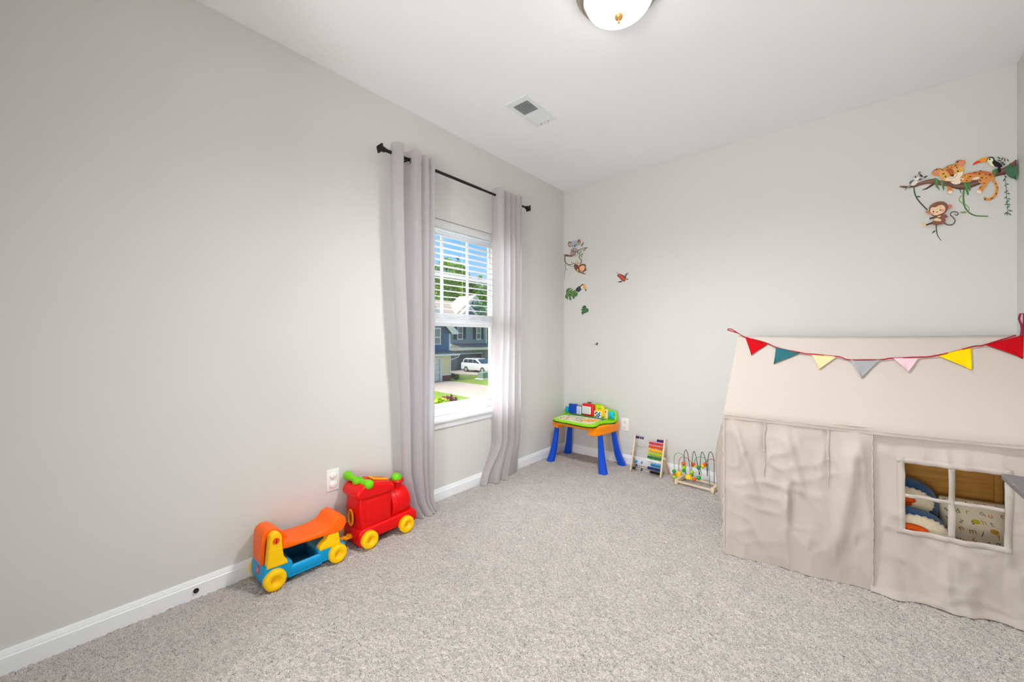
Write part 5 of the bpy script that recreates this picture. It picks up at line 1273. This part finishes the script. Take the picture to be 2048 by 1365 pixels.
# upper roof with two front gables
ap_y, ap_z = P(951.6, 592.4, 'x', gx+.3).y, P(951.6, 592.4, 'x', gx+.3).z
gp('main_roof', ROOF1, lambda b: b.prism([(gx+.5, eave-.05), (gx-4, z_(597)), (gx-8.5, eave-.05)], 'y', wy0-8, ap_y))
def gable(yc, zc, half, drop, x0, x1, nm):
    gp(nm+'_wall', mat('gable_slate', (84, 98, 108), .8, .2), lambda b: b.prism([(yc-half, zc-drop), (yc+half, zc-drop), (yc, zc)], 'x', x0-3, x0))
    gp(nm+'_trim', XW, lambda b: (b.prism([(yc, zc+.1), (yc+half+.2, zc-drop-.05), (yc+half-.1, zc-drop-.2), (yc, zc-.28)], 'x', x0, x0+.12), b.prism([(yc, zc+.1), (yc, zc-.28), (yc-half+.1, zc-drop-.2), (yc-half-.2, zc-drop-.05)], 'x', x0, x0+.12)))
    gp(nm+'_roof', ROOF1, lambda b: (b.prism([(yc, zc+.14), (yc+half+.25, zc-drop-.02), (yc+half+.25, zc-drop-.12), (yc, zc+.02)], 'x', x0-3, x0+.1), b.prism([(yc, zc+.14), (yc, zc+.02), (yc-half-.25, zc-drop-.12), (yc-half-.25, zc-drop-.02)], 'x', x0-3, x0+.1)))
gable(ap_y, ap_z, 3.1, 2.5, gx+.2, 0, 'gable')
p2 = P(940.3, 614, 'x', gx+1.0); gable(p2.y, p2.z, 2.2, 1.75, gx+1.0, 0, 'front_gable')
vy = P(951, 606, 'x', gx+.3)
gp('gable_vent', XW, lambda b: (b.box(gx+.2, gx+.32, vy.y-.25, vy.y+.22, vy.z-.55, vy.z+.25)))
# porch roof and stone garage
px = -31.7
pe = P(930, 698.3, 'x', px)
gp('porch_roof', ROOF2, lambda b: b.prism([(px+.2, pe.z+.1), (gx, z_(687.5)), (gx, z_(687.5)-.15), (px+.2, pe.z-.05)], 'y', y_(890), P(990, 690, 'x', px).y))
gp('fascia', mat('warm_fascia', (226, 210, 184), .7, .2), lambda b: b.box(px+.15, px+.28, P(885, 690, 'x', px).y, P(990, 690, 'x', px).y, pe.z-.16, pe.z+.14))
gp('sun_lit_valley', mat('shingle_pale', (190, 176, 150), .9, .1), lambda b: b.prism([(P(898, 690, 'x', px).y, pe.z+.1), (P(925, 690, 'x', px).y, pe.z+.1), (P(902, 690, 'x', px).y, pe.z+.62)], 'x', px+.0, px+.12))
gtop = P(940, 708.5, 'x', px).z; gy0, gy1_ = P(915, 700, 'x', px).y, P(963.3, 700, 'x', px).y
gp('stone_wall', STONE, lambda b: (b.box(px-.4, px, P(895, 700, 'x', px).y, gy0, G, pe.z-.1), b.box(px-.4, px, gy1_, P(1000, 700, 'x', px).y, G, pe.z-.1), b.box(px-.4, px, gy0, gy1_, gtop, pe.z-.1)))
gp('garage_door', mat('garage_door_slate', (74, 86, 92), .5, .3), lambda b: [b.rbox(px-.5, px-.4, gy0, gy1_, G+.02+k*(gtop-G)/4, G+(k+1)*(gtop-G)/4-.02, .02, 2) for k in range(4)])
gp('garage_lintel', mat('lintel_grey', (170, 180, 184), .7, .2), lambda b: b.box(px-.05, px+.05, gy0-.1, gy1_+.1, gtop, gtop+.12))
# --- car on the far driveway
car = thing('car', (-28.6, 30, G), 'white sport utility vehicle parked before the grey house garage', 'car')
cI = inv(car)
CW = mat('car_white', (190, 198, 190), .25, .6, coat=.5); CG = mat('car_glass', (44, 58, 66), .1, .7); TY = mat('tyre', (30, 30, 32), .8, .2); CT = mat('car_trim', (40, 42, 44), .5, .4)
cx0, cx1, cy0, cy1 = -30.3, -26.2, 29.45, 31.1
def cb(name, mt, fnb, parent=None, **k):
    b = MB(); fnb(b); return b.build(name, parent or car, mt, M=cI, **k)
body = [(cx0, G+.35), (cx0, G+.95), (cx0+.12, G+1.02), (cx0+.2, G+1.0), (cx1-1.35, G+.98), (cx1-.5, G+.92), (cx1-.08, G+.8), (cx1, G+.62), (cx1, G+.3), (cx1-.1, G+.24), (cx0+.1, G+.26)]
cb('body', CW, lambda b: b.prism(body, 'y', cy0, cy1, .06, 3), angle=45)
cab = [(cx0+.08, G+.98), (cx0+.32, G+1.42), (cx0+.6, G+1.49), (cx1-2.0, G+1.47), (cx1-1.75, G+1.4), (cx1-1.15, G+.96)]
cb('cabin', CW, lambda b: b.prism(cab, 'y', cy0+.12, cy1-.12, .05, 3), angle=45)
cb('side_glass', CG, lambda b: [b.prism(q, 'y', cy0+.1, cy0+.125) for q in ([(cx0+.3, G+1.02), (cx0+.45, G+1.38), (cx0+1.0, G+1.4), (cx0+1.0, G+1.02)], [(cx0+1.06, G+1.02), (cx0+1.06, G+1.4), (cx1-2.35, G+1.4), (cx1-2.35, G+1.02)], [(cx1-2.29, G+1.02), (cx1-2.29, G+1.4), (cx1-1.98, G+1.38), (cx1-1.4, G+1.02)])])
cb('windscreen', CG, lambda b: b.prism([(cx1-1.7, G+1.4), (cx1-1.13, G+.98), (cx1-1.1, G+1.0), (cx1-1.66, G+1.43)], 'y', cy0+.22, cy1-.22))
cb('roof_rails', CT, lambda b: [b.tube([(cx0+.6, yy, G+1.5), (cx0+.8, yy, G+1.55), (cx1-2.2, yy, G+1.53), (cx1-2.0, yy, G+1.48)], .02, 6) for yy in (cy0+.2, cy1-.2)])
cb('grille', CT, lambda b: (b.rbox(cx1-.02, cx1+.02, cy0+.45, cy1-.45, G+.5, G+.72, .01, 1), b.rbox(cx1-.02, cx1+.02, cy0+.2, cy1-.2, G+.26, G+.42, .01, 1)))
cb('headlight', mat('headlight', (220, 214, 190), .15, .7), lambda b: b.rbox(cx1-.12, cx1+.01, cy0-.005, cy0+.38, G+.6, G+.74, .02, 2))
cb('mirror', CT, lambda b: b.rbox(cx1-1.5, cx1-1.38, cy0-.12, cy0+.05, G+1.0, G+1.12, .03, 2))
for x in (cx0+.8, cx1-.8):
    for yy, s_ in ((cy0, -1), (cy1, 1)):
        wl_ = cb('wheel', TY, lambda b: b.cyl((x, yy-s_*.18, G+.31), (x, yy+s_*.02, G+.31), .31, seg=24))
        cb('rim', mat('rim_silver', (170, 172, 172), .3, .5, metal=.6), lambda b: (b.cyl((x, yy+s_*.015, G+.31), (x, yy+s_*.03, G+.31), .19, seg=20), [b.box(x-.02, x+.02, min(yy, yy+s_*.035), max(yy, yy+s_*.035), G+.15, G+.47, Matrix.Translation((x, 0, G+.31)) @ Matrix.Rotation(k*math.pi/5, 4, 'Y') @ Matrix.Translation((-x, 0, -G-.31))) for k in range(5)]), parent=wl_)
# --- utility box
ub_p = P(970, 759, 'z', G)
ub = thing('utility_box', ub_p, 'green utility cabinet on a pale pad in the lawn', 'utility box'); uI = inv(ub)
b = MB(); b.rbox(ub_p.x-.6, ub_p.x+.1, ub_p.y-.35, ub_p.y+.75, G+.06, G+.62, .03, 2); b.build('cabinet', ub, mat('utility_green', (116, 136, 118), .6, .3), M=uI)
b = MB(); b.rbox(ub_p.x-.75, ub_p.x+.3, ub_p.y-.55, ub_p.y+.9, G, G+.07, .01, 1); b.build('pad', ub, mat('pad_concrete', (214, 210, 196), .9, .1), M=uI)
# --- plants
def leafcloud(name, root, blobs, n, size, mats, seed, flat=.6):
    random.seed(seed); b = MB(); tot = sum(r_**2 for _, r_, _ in blobs)
    for c_, r_, sq in blobs:
        for _ in range(int(n*r_*r_/tot)):
            d = Vector((random.gauss(0, 1), random.gauss(0, 1), random.gauss(0, 1))).normalized()*r_*(random.random()**.35)
            d.z *= sq; p_ = Vector(c_)+d
            b.m(random.choice(mats)); s_ = size*random.uniform(.6, 1.4)
            u_ = Vector((random.gauss(0, 1), random.gauss(0, 1), random.gauss(0, flat))).normalized(); v_ = u_.cross(Vector((random.gauss(0, 1), random.gauss(0, 1), random.gauss(0, 1)))).normalized()
            b.f([b._v(p_-u_*s_), b._v(p_+v_*s_*.5), b._v(p_+u_*s_), b._v(p_-v_*s_*.5)], False)
    return b.build(name, root, None, M=inv(root), norm=False)
LF = [mat('leaf_%d' % i, c_, .7, .2, trans=.3) for i, c_ in enumerate(((84, 128, 34), (122, 164, 44), (60, 98, 36), (156, 186, 66)))]
LP = [mat('pine_%d' % i, c_, .8, .1, trans=.15) for i, c_ in enumerate(((52, 92, 62), (70, 116, 70), (40, 74, 56)))]
BARK = mat('bark', (96, 78, 62), .9, .1, var=.2)
def tree(pu, pv, x, kind, rad, label, seed, n=2600, sq=1.1, size=.16):
    top = P(pu, pv, 'x', x); r = thing('tree', (x, top.y, G), label, 'tree'); h = top.z-G
    random.seed(seed); blobs = []
    for k in range(9):
        t = k/8; zz = G+h*(.25+.68*t); rr = rad*(math.sin(math.pi*(.12+.8*t))**.6)*random.uniform(.6, .8) if kind != 'pine' else rad*(1.05-t)*.8
        a_ = random.uniform(0, 6.28); off = (rad*.35 if kind != 'pine' else .1)
        blobs.append(((x+math.cos(a_)*off, top.y+math.sin(a_)*off*1.1, zz), max(.5, rr), sq))
    leafcloud('crown', r, blobs, n, size, LP if kind == 'pine' else LF, seed)
    b = MB(); b.tube([(x, top.y, G), (x+.1, top.y+.1, G+h*.4), (x, top.y, G+h*.9)], .2, 8, rad=[.24, .17, .05]); b.build('trunk', r, BARK, M=inv(r))
tree(884, 520, -48, 'leaf', 3.4, 'bushy green tree behind the tan roof, left of the window centre', 1, 16000)
tree(905, 512, -55, 'leaf', 3.4, 'tall bushy green tree beside a darker conifer top', 2, 16000)
tree(916, 502, -63, 'pine', 4.2, 'tall dark conifer at the centre of the tree line', 3, 14000)
tree(927, 526, -48, 'leaf', 2.3, 'narrow green tree right of the tall conifer', 4, 10000)
tree(941, 546, -72, 'pine', 2.8, 'short dark conifer above the gable', 6, 8000)
tree(953, 544, -57, 'leaf', 2.3, 'rounded green tree directly behind the grey gable', 5, 10000)
tree(970, 562, -45, 'leaf', 2.0, 'low green tree at the right of the grey gable', 7, 10000)
# airy near tree whose branch tips show at the right
r = thing('tree', (-17.5, 20.9, G), 'airy branch tips of a nearer tree at the right window edge', 'tree')
bl_ = [((-17.5+dx, 20.9+dy, zz), rr, .5) for dx, dy, zz, rr in ((0, -1.3, 4.9, .5), (.2, -1.2, 4.15, .45), (0, -1.55, 3.35, .5), (.1, -1.2, 2.8, .5), (0, -1.3, 2.2, .45), (0, 0, 4.4, 1.1), (0, .2, 3.2, 1.2), (0, .1, 2.2, 1.0))]
leafcloud('crown', r, bl_, 1500, .1, LP+LF[:1], 9)
b = MB(); b.tube([(-17.5, 20.9, G), (-17.5, 20.95, 1.5), (-17.4, 20.9, 5.0)], .1, 8, rad=[.13, .09, .02]); b.build('trunk', r, BARK, M=inv(r))
def shrub(u, v, depth, rad, mats, label, seed, n=1500, size=.09, cat='shrub'):
    rr = ray(u, v); t = depth; c_ = CAMP+rr*t
    r = thing('shrub', (c_.x, c_.y, G), label, cat)
    random.seed(seed); blobs = [((c_.x, c_.y, c_.z-rad), rad, .95)]+[((c_.x+random.uniform(-.5, .5)*rad, c_.y+random.uniform(-.5, .5)*rad, G+rad*.4+random.random()*(c_.z-rad-G)), rad*.6, 1) for _ in range(6)]
    leafcloud('foliage', r, blobs, n, size, mats, seed)
    b = MB()
    for k in range(5): b.tube([(c_.x, c_.y, G), (c_.x+random.uniform(-.3, .3)*rad, c_.y+random.uniform(-.3, .3)*rad, c_.z-rad)], .02, 5)
    b.build('stems', r, BARK, M=inv(r))
YG = [mat('bright_leaf_%d' % i, c_, .6, .2, trans=.3) for i, c_ in enumerate(((170, 200, 30), (214, 226, 80), (120, 160, 24)))]
RD = [mat('red_leaf_%d' % i, c_, .6, .2, trans=.2) for i, c_ in enumerate(((100, 34, 40), (150, 70, 70), (66, 30, 38)))]
shrub(897, 790.5, 15.5, .62, RD, 'dark red-leaved shrub below the window', 21, 3500)
shrub(879, 795, 13.0, .6, YG, 'bright yellow-green shrub in front of the dark red one', 22, 3500)
for k, (u, v) in enumerate(((905, 757), (913, 759))):
    q_ = P(u, v, 'z', G); r = thing('shrub', q_, ['low mixed shrub against the blue house corner', 'low shrub at the lawn edge, right of the one by the house corner'][k], 'shrub')
    leafcloud('foliage', r, [(q_+Vector((0, 0, .22)), .28, .8)], 500, .08, [MATS['leaf_0'], MATS['leaf_1'], BRICK], 30+k)
    b = MB(); b.tube([q_, q_+Vector((.02, 0, .3))], .02, 5); b.build('stems', r, BARK, M=inv(r))
# ------------------------------------------------------------------ real-world scale
for o in list(COL.objects):
    if o.parent is None and o.type in ('MESH', 'EMPTY'):
        o.location = o.location*S
        o.scale = (S, S, S)
